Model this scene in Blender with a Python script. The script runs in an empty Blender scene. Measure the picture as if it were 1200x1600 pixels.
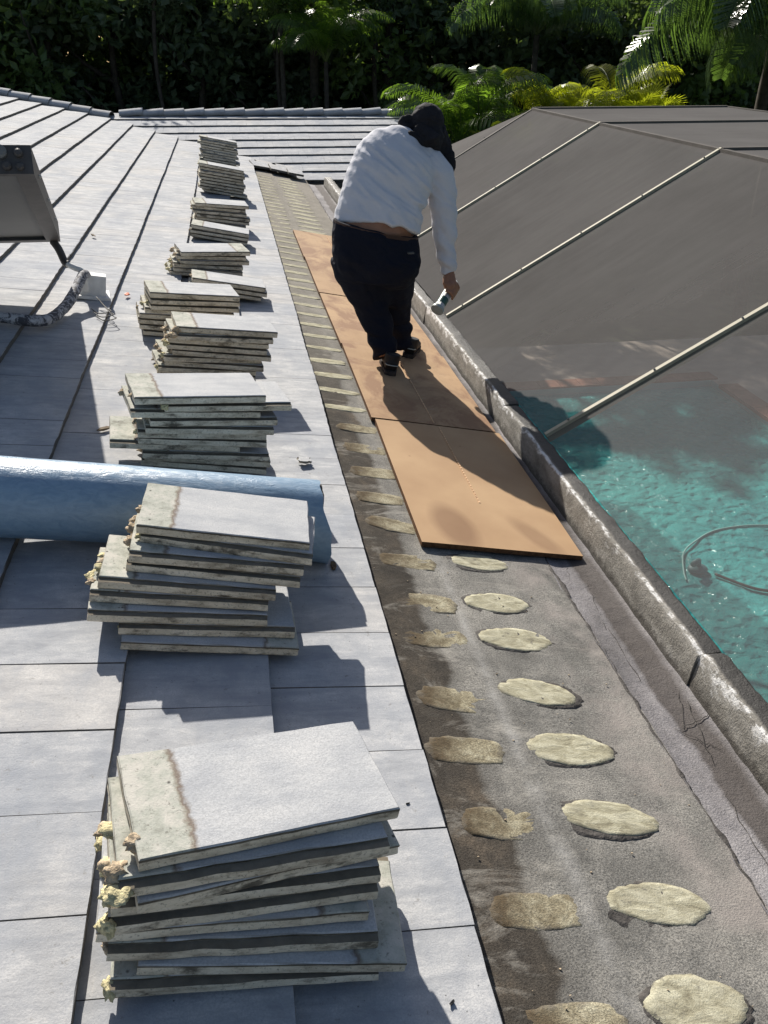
import bpy, bmesh, math, random
from math import sin, cos, tan, radians, pi
from mathutils import Vector, Matrix, noise, Quaternion
random.seed(7)
scn = bpy.context.scene
COL = scn.collection
V = Vector

# ------------------------------------------------------------------ camera
cam_d = bpy.data.cameras.new('camera')
cam = bpy.data.objects.new('camera', cam_d); COL.objects.link(cam)
PITCH, YAW, ROLL, FPX = radians(29.101), radians(10.055), radians(0.553), 1320.0
fw = V((sin(YAW)*cos(PITCH), cos(YAW)*cos(PITCH), -sin(PITCH)))
rt = V((cos(YAW), -sin(YAW), 0)); up = rt.cross(fw)
R_ = cos(ROLL)*rt + sin(ROLL)*up; U_ = -sin(ROLL)*rt + cos(ROLL)*up
CAM = V((-0.383, 0.0, 1.587))
cam.matrix_world = Matrix(((R_.x, U_.x, -fw.x, CAM.x), (R_.y, U_.y, -fw.y, CAM.y), (R_.z, U_.z, -fw.z, CAM.z), (0, 0, 0, 1)))
cam_d.sensor_fit = 'VERTICAL'; cam_d.sensor_height = 36.0; cam_d.sensor_width = 27.0
cam_d.lens = FPX/1600*36.0
cam_d.clip_start = 0.02; cam_d.clip_end = 500
scn.camera = cam
scn.render.resolution_x, scn.render.resolution_y = 768, 1024

# ------------------------------------------------------------------ sky, sun, exposure
SUN_TRAVEL = V((0.365, -1.55, -1.086)).normalized()
world = bpy.data.worlds.new('World'); scn.world = world; world.use_nodes = True
wn = world.node_tree.nodes; wl = world.node_tree.links
bg = wn['Background']; sky = wn.new('ShaderNodeTexSky')
sky.sky_type = 'NISHITA'; sky.sun_disc = False
sky.sun_elevation = math.asin(-SUN_TRAVEL.z); sky.sun_rotation = math.atan2(-SUN_TRAVEL.x, -SUN_TRAVEL.y)
sky.air_density = 1.0; sky.dust_density = 1.6; sky.ozone_density = 0.6
wl.new(sky.outputs[0], bg.inputs[0]); bg.inputs[1].default_value = 0.068
sun_d = bpy.data.lights.new('sun', 'SUN'); sun = bpy.data.objects.new('sun', sun_d); COL.objects.link(sun)
sun_d.energy = 5.0; sun_d.angle = radians(0.53); sun_d.color = (1.0, 0.945, 0.86)
sun.rotation_euler = SUN_TRAVEL.to_track_quat('-Z', 'Y').to_euler()
sun.location = (-4, 20, 18)
scn.view_settings.view_transform = 'Standard'; scn.view_settings.look = 'None'
scn.view_settings.exposure = 0.54; scn.view_settings.gamma = 1.0; scn.view_settings.use_curve_mapping = False
scn.cycles.max_bounces = 6; scn.cycles.transparent_max_bounces = 16

# ------------------------------------------------------------------ materials
TT = 0.030      # thickness of a lifted tile
class NT:
    def __init__(s, name):
        s.m = bpy.data.materials.new(name); s.m.use_nodes = True
        s.t = s.m.node_tree; s.p = s.t.nodes['Principled BSDF']; s.out = s.t.nodes['Material Output']
        s._o = s._v = None
    def n(s, typ, **kw):
        d = s.t.nodes.new(typ)
        for k, v in kw.items():
            if k[0] == '_': setattr(d, k[1:], v)
        return d
    def l(s, a, b): s.t.links.new(a, b)
    def setin(s, sock, v):
        if hasattr(v, 'is_linked') or isinstance(v, bpy.types.NodeSocket): s.l(v, sock)
        else: sock.default_value = v if not (isinstance(v, tuple) and len(v) == 3 and sock.type == 'RGBA') else (*v, 1)
    def obj(s):
        if not s._o: s._o = s.n('ShaderNodeTexCoord')
        return s._o.outputs['Object']
    def nrm(s):
        s.obj(); return s._o.outputs['Normal']
    def pos(s): return s.n('ShaderNodeNewGeometry').outputs['Position']
    def rnd(s):
        if not s._v: s._v = s.n('ShaderNodeObjectInfo')
        return s._v.outputs['Random']
    def sep(s, v):
        d = s.n('ShaderNodeSeparateXYZ'); s.l(v, d.inputs[0]); return d.outputs
    def math(s, op, a, b=0.0, c=None, clamp=False):
        d = s.n('ShaderNodeMath'); d.operation = op; d.use_clamp = clamp
        s.setin(d.inputs[0], a); s.setin(d.inputs[1], b)
        if c is not None: s.setin(d.inputs[2], c)
        return d.outputs[0]
    def mapping(s, v, scale=(1, 1, 1), rand=False, loc=(0, 0, 0)):
        d = s.n('ShaderNodeMapping'); s.l(v, d.inputs[0]); d.inputs['Scale'].default_value = scale
        if rand:
            c = s.n('ShaderNodeCombineXYZ')
            r = s.math('MULTIPLY', s.rnd(), 57.0)
            for i in range(3): s.l(r, c.inputs[i])
            s.l(c.outputs[0], d.inputs['Location'])
        else: d.inputs['Location'].default_value = loc
        return d.outputs[0]
    def noise(s, v, scale, detail=4, rough=0.55, dist=0.0):
        d = s.n('ShaderNodeTexNoise'); s.l(v, d.inputs['Vector'])
        d.inputs['Scale'].default_value = scale; d.inputs['Detail'].default_value = detail
        d.inputs['Roughness'].default_value = rough; d.inputs['Distortion'].default_value = dist
        return d.outputs['Fac']
    def voro(s, v, scale, feature='F1'):
        d = s.n('ShaderNodeTexVoronoi'); s.l(v, d.inputs['Vector']); d.feature = feature
        d.inputs['Scale'].default_value = scale
        return d.outputs['Distance']
    def ramp(s, f, stops):
        d = s.n('ShaderNodeValToRGB'); s.l(f, d.inputs[0]); e = d.color_ramp.elements
        while len(e) < len(stops): e.new(0.5)
        for i, (p, c) in enumerate(stops):
            e[i].position = p; e[i].color = (c, c, c, 1) if not isinstance(c, tuple) else (*c, 1)
        return d.outputs[0]
    def mix(s, f, a, b, mode='MIX'):
        d = s.n('ShaderNodeMix'); d.data_type = 'RGBA'; d.blend_type = mode
        s.setin(d.inputs[0], f); s.setin(d.inputs[6], a); s.setin(d.inputs[7], b)
        return d.outputs[2]
    def bump(s, h, strength=0.3, dist=0.005):
        d = s.n('ShaderNodeBump'); d.inputs['Strength'].default_value = strength; d.inputs['Distance'].default_value = dist
        s.l(h, d.inputs['Height']); s.l(d.outputs[0], s.p.inputs['Normal']); return d.outputs[0]
    def col(s, c): s.setin(s.p.inputs['Base Color'], c)
    def rough(s, v): s.setin(s.p.inputs['Roughness'], v)
    def spec(s, v): s.p.inputs['Specular IOR Level'].default_value = v

MAT = {}
def simple(name, c, rough=0.8, spec=0.3, var=0.0, scale=20, bump=0.0, bscale=120, metal=0.0, bdist=0.003):
    n = NT(name)
    if var:
        f = n.noise(n.mapping(n.obj(), rand=True), scale, 5, 0.6)
        n.col(n.mix(n.ramp(f, [(0.3, 0.0), (0.7, 1.0)]), tuple(x*(1-var) for x in c), tuple(min(1, x*(1+var)) for x in c)))
    else: n.col(c)
    n.rough(rough); n.spec(spec); n.p.inputs['Metallic'].default_value = metal
    if bump: n.bump(n.noise(n.obj(), bscale, 4), bump, bdist)
    MAT[name] = n.m; return n.m

# painted concrete roof tile: chalky light grey, streaked down the slope
def mat_roof_tile(name, world_scale):
    n = NT(name); o = n.mapping(n.obj(), rand=True)
    streak = n.noise(n.mapping(o, (4.5, 17, 6)), 1.0, 7, 0.72, 0.8)
    blot = n.noise(n.mapping(o, (1.0, 1.5, 1)), 8.0, 6, 0.66, 0.5); pos = n.pos()
    fine = n.noise(o, 240, 3, 0.7)
    f = n.math('ADD', n.math('MULTIPLY', streak, 0.55), n.math('MULTIPLY', blot, 0.45))
    c = n.ramp(f, [(0.35, (0.285, 0.293, 0.31)), (0.49, (0.435, 0.44, 0.448)), (0.62, (0.61, 0.602, 0.588))])
    c = n.mix(n.ramp(fine, [(0.40, 0.45), (0.6, 0.0)]), c, (0.30, 0.31, 0.33))
    # pits
    pit = n.voro(o, 34); c = n.mix(n.ramp(pit, [(0.035, 0.9), (0.075, 0.0)]), c, (0.12, 0.12, 0.12))
    # warm dusty stain in places, random tone per tile
    c = n.mix(n.ramp(n.rnd(), [(0.6, 0.0), (1.0, 0.28)]), c, (0.50, 0.455, 0.40))
    c = n.mix(n.ramp(n.rnd(), [(0.0, 0.22), (0.35, 0.0)]), c, (0.36, 0.375, 0.41))
    wf = n.noise(n.mapping(pos, (0.7, 0.45, 0.7)), 1.6, 5, 0.62)
    c = n.mix(n.ramp(wf, [(0.54, 0.0), (0.70, 0.35)]), c, (0.47, 0.43, 0.375))
    c = n.mix(n.ramp(n.noise(n.mapping(pos, (1.2, 0.6, 1)), 2.3, 6, 0.7), [(0.47, 0.0), (0.66, 0.75)]), c, (0.285, 0.305, 0.34))
    c = n.mix(n.ramp(n.noise(n.mapping(pos, (1.1, 9.0, 1)), 1.0, 6, 0.7, 0.5), [(0.5, 0.0), (0.68, 0.6)]), c, (0.27, 0.285, 0.315))
    c = n.mix(n.ramp(n.noise(pos, 38, 4, 0.8), [(0.62, 0.0), (0.70, 0.6)]), c, (0.20, 0.19, 0.175))
    # sides and butt of the slab get a darker mottled tone
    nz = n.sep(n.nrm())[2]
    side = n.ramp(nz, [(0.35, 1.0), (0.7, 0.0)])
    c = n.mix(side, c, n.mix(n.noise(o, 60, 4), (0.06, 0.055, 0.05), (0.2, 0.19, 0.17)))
    n.col(c); n.rough(0.88); n.spec(0.2)
    h = n.math('ADD', n.math('MULTIPLY', fine, 0.4), n.math('MULTIPLY', n.noise(o, 55, 5, 0.65), 0.6))
    n.bump(h, 0.5, 0.004); MAT[name] = n.m
mat_roof_tile('roof_tile', 1)

# lifted tiles: painted face, raw head band, dirty broken sides with gap shade painted in
def mat_loose_tile():
    n = NT('loose_tile'); ob = n.obj(); o = n.mapping(ob, rand=True); xyz = n.sep(ob); nz = n.sep(n.nrm())[2]
    streak = n.noise(n.mapping(o, (4, 16, 4)), 1.0, 6, 0.65, 0.3); fine = n.noise(o, 230, 3, 0.7)
    blot = n.noise(o, 9, 5, 0.6)
    f = n.math('ADD', n.math('MULTIPLY', streak, 0.5), n.math('MULTIPLY', blot, 0.5))
    paint = n.ramp(f, [(0.36, (0.39, 0.40, 0.42)), (0.5, (0.50, 0.505, 0.51)), (0.63, (0.60, 0.595, 0.585))])
    paint = n.mix(n.ramp(fine, [(0.38, 0.5), (0.58, 0.0)]), paint, (0.34, 0.345, 0.35))
    raw = n.ramp(n.noise(o, 16, 6, 0.7), [(0.33, (0.27, 0.265, 0.225)), (0.48, (0.44, 0.445, 0.385)), (0.62, (0.56, 0.535, 0.475))])
    raw = n.mix(n.ramp(n.noise(o, 110, 3, 0.8), [(0.30, 0.7), (0.42, 0.0)]), raw, (0.14, 0.13, 0.11))
    raw = n.mix(n.ramp(n.voro(o, 26), [(0.05, 0.9), (0.12, 0.0)]), raw, (0.08, 0.075, 0.07))
    edge = n.math('ADD', xyz[0], n.math('MULTIPLY', n.math('SUBTRACT', n.noise(o, 38, 5, 0.7), 0.5), 0.035))
    band = n.ramp(n.math('MULTIPLY', n.math('ADD', edge, 0.150), 60), [(0.0, 1.0), (0.18, 0.0)])
    line = n.ramp(n.math('ABSOLUTE', n.math('MULTIPLY', n.math('ADD', edge, 0.147), 60)), [(0.0, 0.85), (0.6, 0.0)])
    top = n.mix(band, paint, raw); top = n.mix(line, top, (0.17, 0.12, 0.08))
    sd = n.noise(n.mapping(o, (9, 9, 30)), 1.0, 6, 0.7)
    sidec = n.ramp(sd, [(0.34, (0.33, 0.28, 0.21)), (0.48, (0.60, 0.53, 0.41)), (0.64, (0.74, 0.67, 0.54))])
    grime_shade = n.ramp(sd, [(0.4, (0.035, 0.03, 0.024)), (0.62, (0.12, 0.105, 0.08))])
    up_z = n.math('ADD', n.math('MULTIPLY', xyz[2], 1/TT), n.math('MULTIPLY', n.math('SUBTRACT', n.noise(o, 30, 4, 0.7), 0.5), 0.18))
    sidec = n.mix(n.ramp(n.math('ADD', up_z, 1.0), [(0.70, 0.0), (0.78, 0.9)]), sidec, grime_shade)  # recess above the lip: grime with its shade painted in
    sidec = n.mix(n.ramp(n.noise(n.mapping(o, (1, 1, 2)), 10, 5, 0.7), [(0.54, 0.0), (0.66, 0.85)]), sidec, grime_shade)
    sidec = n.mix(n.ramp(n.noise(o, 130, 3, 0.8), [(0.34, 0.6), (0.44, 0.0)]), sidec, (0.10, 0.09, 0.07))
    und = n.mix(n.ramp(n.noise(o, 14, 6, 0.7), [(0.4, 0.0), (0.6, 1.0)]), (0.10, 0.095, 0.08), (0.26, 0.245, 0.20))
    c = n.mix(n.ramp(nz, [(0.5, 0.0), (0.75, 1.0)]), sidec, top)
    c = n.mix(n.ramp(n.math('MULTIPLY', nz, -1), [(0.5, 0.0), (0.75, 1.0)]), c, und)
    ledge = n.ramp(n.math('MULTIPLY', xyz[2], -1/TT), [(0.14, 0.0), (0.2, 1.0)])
    c = n.mix(n.math('MULTIPLY', ledge, n.ramp(nz, [(0.5, 0.0), (0.75, 1.0)])), c, n.mix(n.noise(o, 25, 5, 0.7), (0.09, 0.077, 0.058), (0.30, 0.26, 0.20)))  # ledge dirt and the shadow of the gap, both in the colour
    n.col(c); n.rough(0.92); n.spec(0.15)
    h = n.math('ADD', n.math('MULTIPLY', fine, 0.35), n.math('MULTIPLY', n.noise(o, 70, 5, 0.7), 0.65))
    n.bump(h, 0.42, 0.0045); MAT['loose_tile'] = n.m
mat_loose_tile()

# exposed underlayment (object x runs down the slope, y along the eave)
def mat_underlay():
    n = NT('underlayment'); o = n.obj(); x, y, z = n.sep(o)
    big = n.noise(o, 2.3, 5, 0.6); med = n.noise(n.mapping(o, (1, 0.6, 1)), 9, 6, 0.65); fine = n.noise(o, 210, 3, 0.75)
    f = n.math('ADD', n.math('MULTIPLY', big, 0.45), n.math('MULTIPLY', med, 0.55))
    c = n.ramp(f, [(0.36, (0.15, 0.145, 0.132)), (0.49, (0.255, 0.245, 0.222)), (0.62, (0.40, 0.38, 0.34))])
    c = n.mix(n.ramp(fine, [(0.36, 0.75), (0.6, 0.0)]), c, (0.06, 0.058, 0.055))
    c = n.mix(n.ramp(n.noise(o, 330, 2, 0.8), [(0.58, 0.0), (0.72, 0.5)]), c, (0.36, 0.36, 0.35))
    # brown dirt washed down from under the tile edge
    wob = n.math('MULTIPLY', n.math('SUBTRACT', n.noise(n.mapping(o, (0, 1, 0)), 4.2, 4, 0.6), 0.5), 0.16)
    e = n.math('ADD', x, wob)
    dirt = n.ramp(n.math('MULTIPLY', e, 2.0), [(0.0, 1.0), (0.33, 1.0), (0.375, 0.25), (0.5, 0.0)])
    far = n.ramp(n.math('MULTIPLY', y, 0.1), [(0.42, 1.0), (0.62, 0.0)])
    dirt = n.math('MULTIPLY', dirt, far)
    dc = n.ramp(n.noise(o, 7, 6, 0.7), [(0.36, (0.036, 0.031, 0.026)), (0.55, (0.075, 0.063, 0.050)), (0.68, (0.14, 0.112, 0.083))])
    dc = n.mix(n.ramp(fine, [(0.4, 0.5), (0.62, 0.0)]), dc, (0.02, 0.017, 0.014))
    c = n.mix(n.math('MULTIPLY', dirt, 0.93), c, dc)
    c = n.mix(n.ramp(n.noise(n.mapping(o, (1, 2, 1)), 3.4, 7, 0.75, 0.6), [(0.54, 0.0), (0.72, 0.7)]), c, (0.42, 0.395, 0.35))
    c = n.mix(n.ramp(n.noise(n.mapping(o, (1, 1.6, 1)), 5.2, 7, 0.75, 0.8), [(0.56, 0.0), (0.74, 0.6)]), c, (0.10, 0.095, 0.085))
    # whitish lap line and pale wash
    lap = n.math('ABSOLUTE', n.math('SUBTRACT', n.math('ADD', x, n.math('MULTIPLY', n.math('SUBTRACT', n.noise(o, 11, 4), 0.5), 0.05)), 0.305))
    lapf = n.math('MULTIPLY', n.ramp(n.math('MULTIPLY', lap, 10), [(0.0, 0.6), (0.32, 0.0)]), n.ramp(n.noise(o, 6, 4, 0.7), [(0.38, 0.0), (0.6, 1.0)]))
    c = n.mix(lapf, c, (0.42, 0.41, 0.39))
    pink = n.math('MULTIPLY', n.ramp(n.math('MULTIPLY', x, 1.0), [(0.55, 0.0), (0.66, 1.0)]), n.ramp(n.noise(o, 4, 5, 0.65), [(0.42, 0.0), (0.6, 0.7)]))
    c = n.mix(pink, c, (0.33, 0.295, 0.27))
    # farther on the felt is bleached
    c = n.mix(n.ramp(n.math('MULTIPLY', y, 0.1), [(0.40, 0.0), (0.75, 0.75)]), c, n.mix(med, (0.17, 0.155, 0.13), (0.33, 0.30, 0.25)))
    n.col(c); n.rough(0.93); n.spec(0.12)
    n.bump(n.math('ADD', n.math('MULTIPLY', fine, 0.5), n.math('MULTIPLY', n.noise(o, 40, 5, 0.7), 0.5)), 0.9, 0.006)
    MAT['underlayment'] = n.m
mat_underlay()

def mat_patch():
    n = NT('foam_patch'); o = n.mapping(n.obj(), rand=True)
    a = n.noise(n.mapping(o, (0.7, 1.6, 1)), 22, 6, 0.72, 0.5); fine = n.noise(o, 260, 3, 0.7)
    c = n.ramp(a, [(0.34, (0.19, 0.17, 0.12)), (0.46, (0.37, 0.345, 0.245)), (0.60, (0.55, 0.525, 0.395))])
    c = n.mix(n.ramp(n.noise(o, 17, 4, 0.6), [(0.5, 0.0), (0.66, 0.55)]), c, (0.36, 0.34, 0.26))
    c = n.mix(n.ramp(fine, [(0.38, 0.45), (0.55, 0.0)]), c, (0.27, 0.25, 0.17))
    c = n.mix(n.ramp(n.noise(o, 30, 5, 0.75), [(0.60, 0.0), (0.68, 0.75)]), c, (0.15, 0.14, 0.12))
    px_, py_, pz_ = n.sep(n.obj())
    ax_ = n.math('MULTIPLY', px_, 7.3); ay_ = n.math('MULTIPLY', py_, 15.0)
    rad = n.math('SQRT', n.math('ADD', n.math('MULTIPLY', ax_, ax_), n.math('MULTIPLY', ay_, ay_)))
    torn = n.math('ADD', rad, n.math('MULTIPLY', n.math('SUBTRACT', n.noise(o, 36, 6, 0.8), 0.5), 0.6))
    c = n.mix(n.ramp(torn, [(0.90, 0.0), (1.0, 0.92)]), c, n.mix(fine, (0.05, 0.046, 0.04), (0.16, 0.15, 0.13)))
    n.col(c); n.rough(0.95); n.spec(0.1); n.bump(n.math('ADD', n.math('MULTIPLY', a, 0.6), n.math('MULTIPLY', fine, 0.3)), 0.9, 0.006)
    MAT['foam_patch'] = n.m
    n = NT('stained_patch'); o = n.mapping(n.obj(), rand=True); ox = n.sep(n.obj())[0]
    a = n.noise(o, 20, 6, 0.72, 0.5); fine = n.noise(o, 230, 3, 0.8)
    c = n.ramp(a, [(0.36, (0.22, 0.185, 0.12)), (0.5, (0.40, 0.355, 0.245)), (0.64, (0.56, 0.52, 0.38))])
    st = n.ramp(n.math('ADD', n.math('MULTIPLY', ox, 5.0), n.noise(o, 12, 5, 0.7)), [(0.12, 0.92), (0.62, 0.0)])
    c = n.mix(st, c, n.mix(a, (0.05, 0.036, 0.024), (0.15, 0.105, 0.06)))
    c = n.mix(n.ramp(fine, [(0.40, 0.6), (0.58, 0.0)]), c, (0.08, 0.07, 0.05))
    oy_ = n.sep(n.obj())[1]
    rad = n.math('MAXIMUM', n.math('MULTIPLY', n.math('ABSOLUTE', ox), 8.4), n.math('MULTIPLY', n.math('ABSOLUTE', oy_), 16.5))
    fade = n.ramp(n.math('ADD', rad, n.math('MULTIPLY', n.math('SUBTRACT', n.noise(o, 28, 5, 0.75), 0.5), 1.1)), [(0.70, 0.0), (1.0, 0.92)])
    c = n.mix(fade, c, n.mix(a, (0.10, 0.088, 0.07), (0.21, 0.19, 0.16)))
    n.col(c); n.rough(0.95); n.spec(0.1); n.bump(n.math('ADD', a, n.math('MULTIPLY', fine, 0.6)), 0.9, 0.005)
    MAT['stained_patch'] = n.m
mat_patch()

def mat_gutter():
    n = NT('gutter_concrete'); o = n.obj(); x, y, z = n.sep(o)
    big = n.noise(n.mapping(o, (1.5, 0.5, 1.5)), 3.0, 6, 0.65); fine = n.noise(o, 190, 3, 0.75)
    c = n.ramp(big, [(0.34, (0.16, 0.15, 0.15)), (0.5, (0.27, 0.255, 0.26)), (0.66, (0.40, 0.38, 0.38))])
    c = n.mix(n.ramp(fine, [(0.38, 0.5), (0.58, 0.0)]), c, (0.11, 0.105, 0.10))
    # damp strip along the low side of the channel
    wob = n.math('MULTIPLY', n.math('SUBTRACT', n.noise(n.mapping(o, (0.3, 1, 0)), 3.0, 5, 0.6), 0.5), 0.09)
    e = n.math('ADD', x, wob)
    damp = n.math('MULTIPLY', n.ramp(n.math('MULTIPLY', n.math('SUBTRACT', e, 0.80), 5), [(0.19, 0.0), (0.26, 0.9), (0.70, 0.85), (0.88, 0.0)]), n.ramp(n.math('MULTIPLY', z, -10), [(0.165 , 0.0), (0.19, 1.0)]))
    damp = n.ramp(n.math('MULTIPLY', n.math('SUBTRACT', e, 0.80), 5), [(0.17, 0.0), (0.25, 0.85), (0.62, 0.8), (0.78, 0.0)])
    c = n.mix(damp, c, n.mix(n.noise(o, 12, 5, 0.7), (0.05, 0.042, 0.038), (0.11, 0.095, 0.085)))
    n.col(c); n.rough(0.85); n.spec(0.25)
    n.bump(n.math('ADD', n.math('MULTIPLY', fine, 0.4), n.math('MULTIPLY', n.noise(o, 26, 6, 0.75), 0.8)), 0.9, 0.01)
    MAT['gutter_concrete'] = n.m
    n = NT('curb_concrete'); o = n.obj(); x, y, z = n.sep(o)
    big = n.noise(n.mapping(o, (2, 1, 3)), 5.0, 6, 0.7); fine = n.noise(o, 170, 3, 0.75)
    c = n.ramp(big, [(0.34, (0.15, 0.138, 0.12)), (0.5, (0.26, 0.243, 0.212)), (0.66, (0.38, 0.36, 0.325))])
    c = n.mix(n.ramp(fine, [(0.38, 0.45), (0.58, 0.0)]), c, (0.13, 0.12, 0.10))
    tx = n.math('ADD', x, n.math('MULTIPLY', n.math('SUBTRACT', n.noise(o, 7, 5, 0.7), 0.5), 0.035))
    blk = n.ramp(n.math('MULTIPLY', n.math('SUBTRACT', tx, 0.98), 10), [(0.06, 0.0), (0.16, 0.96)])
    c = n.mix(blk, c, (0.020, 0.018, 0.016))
    flk_glint = n.math('MULTIPLY', n.ramp(n.math('MULTIPLY', n.math('ABSOLUTE', n.math('SUBTRACT', tx, 0.978)), 100), [(0.5, 1.0), (0.95, 0.0)]), n.ramp(n.noise(n.mapping(o, (1, .5, 1)), 26, 6, 0.8), [(0.46, 0.0), (0.54, 1.0)]))
    c = n.mix(flk_glint, c, (0.74, 0.73, 0.71))  # old paint flakes and the wet edge glint, both painted white
    foot = n.ramp(n.math('ADD', n.math('MULTIPLY', z, 10), n.math('MULTIPLY', n.noise(o, 18, 5, 0.7), 0.9)), [(-0.0, 1.0), (0.01, 0.0)])
    low = n.math('ADD', n.math('MULTIPLY', n.math('ADD', z, 0.215), 14), n.math('MULTIPLY', n.math('SUBTRACT', n.noise(o, 24, 5, 0.75), 0.5), 1.3))
    c = n.mix(n.ramp(low, [(0.1, 0.85), (0.45, 0.0)]), c, (0.06, 0.052, 0.042))
    n.col(c); n.spec(0.5)
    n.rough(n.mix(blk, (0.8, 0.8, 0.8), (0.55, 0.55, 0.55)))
    n.bump(n.math('ADD', n.math('MULTIPLY', fine, 0.4), n.math('MULTIPLY', n.noise(o, 30, 6, 0.75), 0.9)), 1.0, 0.01)
    MAT['curb_concrete'] = n.m
mat_gutter()

def mat_board():
    n = NT('kraft_board'); o = n.mapping(n.obj(), rand=True)
    a = n.noise(o, 2.6, 4, 0.55); st = n.noise(n.mapping(o, (30, 1.2, 1)), 1, 4, 0.6); fine = n.noise(o, 300, 2, 0.6)
    c = n.ramp(a, [(0.35, (0.35, 0.225, 0.125)), (0.65, (0.45, 0.30, 0.17))])
    c = n.mix(n.math('MULTIPLY', n.ramp(st, [(0.4, 0.0), (0.7, 1.0)]), 0.12), c, (0.55, 0.36, 0.21))
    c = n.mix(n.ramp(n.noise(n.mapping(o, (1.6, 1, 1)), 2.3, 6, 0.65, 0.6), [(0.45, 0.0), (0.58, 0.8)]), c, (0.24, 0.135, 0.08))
    c = n.mix(n.ramp(n.noise(o, 11, 6, 0.75), [(0.58, 0.0), (0.72, 0.35)]), c, (0.52, 0.40, 0.28))
    c = n.mix(n.ramp(n.voro(o, 7.0), [(0.02, 0.55), (0.05, 0.0)]), c, (0.2, 0.1, 0.05))
    c = n.mix(n.ramp(fine, [(0.35, 0.18), (0.5, 0.0)]), c, (0.25, 0.13, 0.06))
    n.col(c); n.rough(0.78); n.spec(0.25); n.bump(fine, 0.15, 0.002); MAT['kraft_board'] = n.m
    # same board with a darker mark: centre (x, y), radii from object space
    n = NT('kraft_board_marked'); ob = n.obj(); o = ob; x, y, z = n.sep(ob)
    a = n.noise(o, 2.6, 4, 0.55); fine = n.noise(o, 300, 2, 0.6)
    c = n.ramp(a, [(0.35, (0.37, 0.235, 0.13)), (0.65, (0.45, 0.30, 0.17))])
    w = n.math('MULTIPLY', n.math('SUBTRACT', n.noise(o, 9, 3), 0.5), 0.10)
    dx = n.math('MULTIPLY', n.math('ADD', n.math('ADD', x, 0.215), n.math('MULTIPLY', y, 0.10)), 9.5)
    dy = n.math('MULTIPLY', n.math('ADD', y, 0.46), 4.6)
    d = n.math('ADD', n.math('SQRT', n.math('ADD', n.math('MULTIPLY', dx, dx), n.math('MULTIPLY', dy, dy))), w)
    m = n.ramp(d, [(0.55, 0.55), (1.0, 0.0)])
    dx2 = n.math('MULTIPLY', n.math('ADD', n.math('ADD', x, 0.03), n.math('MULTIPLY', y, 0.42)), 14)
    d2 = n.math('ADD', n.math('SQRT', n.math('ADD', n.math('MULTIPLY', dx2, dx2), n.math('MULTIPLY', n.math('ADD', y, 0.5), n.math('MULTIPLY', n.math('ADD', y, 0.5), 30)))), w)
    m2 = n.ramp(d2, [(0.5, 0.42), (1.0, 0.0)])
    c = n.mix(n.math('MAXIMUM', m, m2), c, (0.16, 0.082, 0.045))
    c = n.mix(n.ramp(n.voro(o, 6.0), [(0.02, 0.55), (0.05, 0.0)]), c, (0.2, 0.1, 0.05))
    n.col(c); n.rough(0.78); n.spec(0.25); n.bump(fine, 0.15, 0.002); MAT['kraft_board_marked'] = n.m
    simple('board_edge', (0.10, 0.055, 0.03), 0.9, 0.1, 0.4, 60)
mat_board()

def mat_film():
    n = NT('blue_film'); o = n.obj(); x, y, z = n.sep(o)
    cr = n.noise(n.mapping(o, (1.0, 2.2, 2.2)), 19, 6, 0.72, 1.1); cr2 = n.noise(n.mapping(o, (0.4, 3, 3)), 9, 3, 0.6)
    c = n.ramp(cr, [(0.35, (0.165, 0.265, 0.375)), (0.6, (0.23, 0.34, 0.455))])
    c = n.mix(n.ramp(n.noise(o, 60, 4, 0.75), [(0.6, 0.0), (0.75, 0.3)]), c, (0.35, 0.45, 0.55))
    n.col(c); n.rough(0.34); n.spec(0.65)
    n.bump(n.math('ADD', n.math('MULTIPLY', cr, 0.8), n.math('MULTIPLY', cr2, 0.45)), 0.4, 0.010)
    MAT['blue_film'] = n.m
mat_film()

def mat_screen(name, k, c):
    n = NT(name); t = n.t; t.nodes.remove(n.p)
    geo = n.n('ShaderNodeNewGeometry'); dot = n.n('ShaderNodeVectorMath'); dot.operation = 'DOT_PRODUCT'
    n.l(geo.outputs['Normal'], dot.inputs[0]); n.l(geo.outputs['Incoming'], dot.inputs[1])
    cs = n.math('MAXIMUM', n.math('ABSOLUTE', dot.outputs['Value']), 0.06)
    T = n.math('POWER', k, n.math('DIVIDE', 1.0, cs))
    wv = n.math('ADD', n.math('MULTIPLY', n.noise(n.obj(), 1.1, 6, 0.65), 0.65), n.math('MULTIPLY', n.noise(n.mapping(n.obj(), (0.6, 6, 1.5)), 2.2, 5, 0.7), 0.35))
    d = n.n('ShaderNodeBsdfDiffuse'); tl = n.n('ShaderNodeBsdfTranslucent'); tr = n.n('ShaderNodeBsdfTransparent')
    cc = n.mix(n.ramp(wv, [(0.35, 0.0), (0.7, 1.0)]), c, tuple(v*1.35 for v in c))
    n.l(cc, d.inputs[0]); n.l(cc, tl.inputs[0])
    m1 = n.n('ShaderNodeMixShader'); m1.inputs[0].default_value = 0.25; n.l(d.outputs[0], m1.inputs[1]); n.l(tl.outputs[0], m1.inputs[2])
    m2 = n.n('ShaderNodeMixShader'); n.l(T, m2.inputs[0]); n.l(m1.outputs[0], m2.inputs[1]); n.l(tr.outputs[0], m2.inputs[2])
    n.l(m2.outputs[0], n.out.inputs[0]); MAT[name] = n.m
mat_screen('insect_screen', 0.61, (0.135, 0.128, 0.124))

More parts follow.
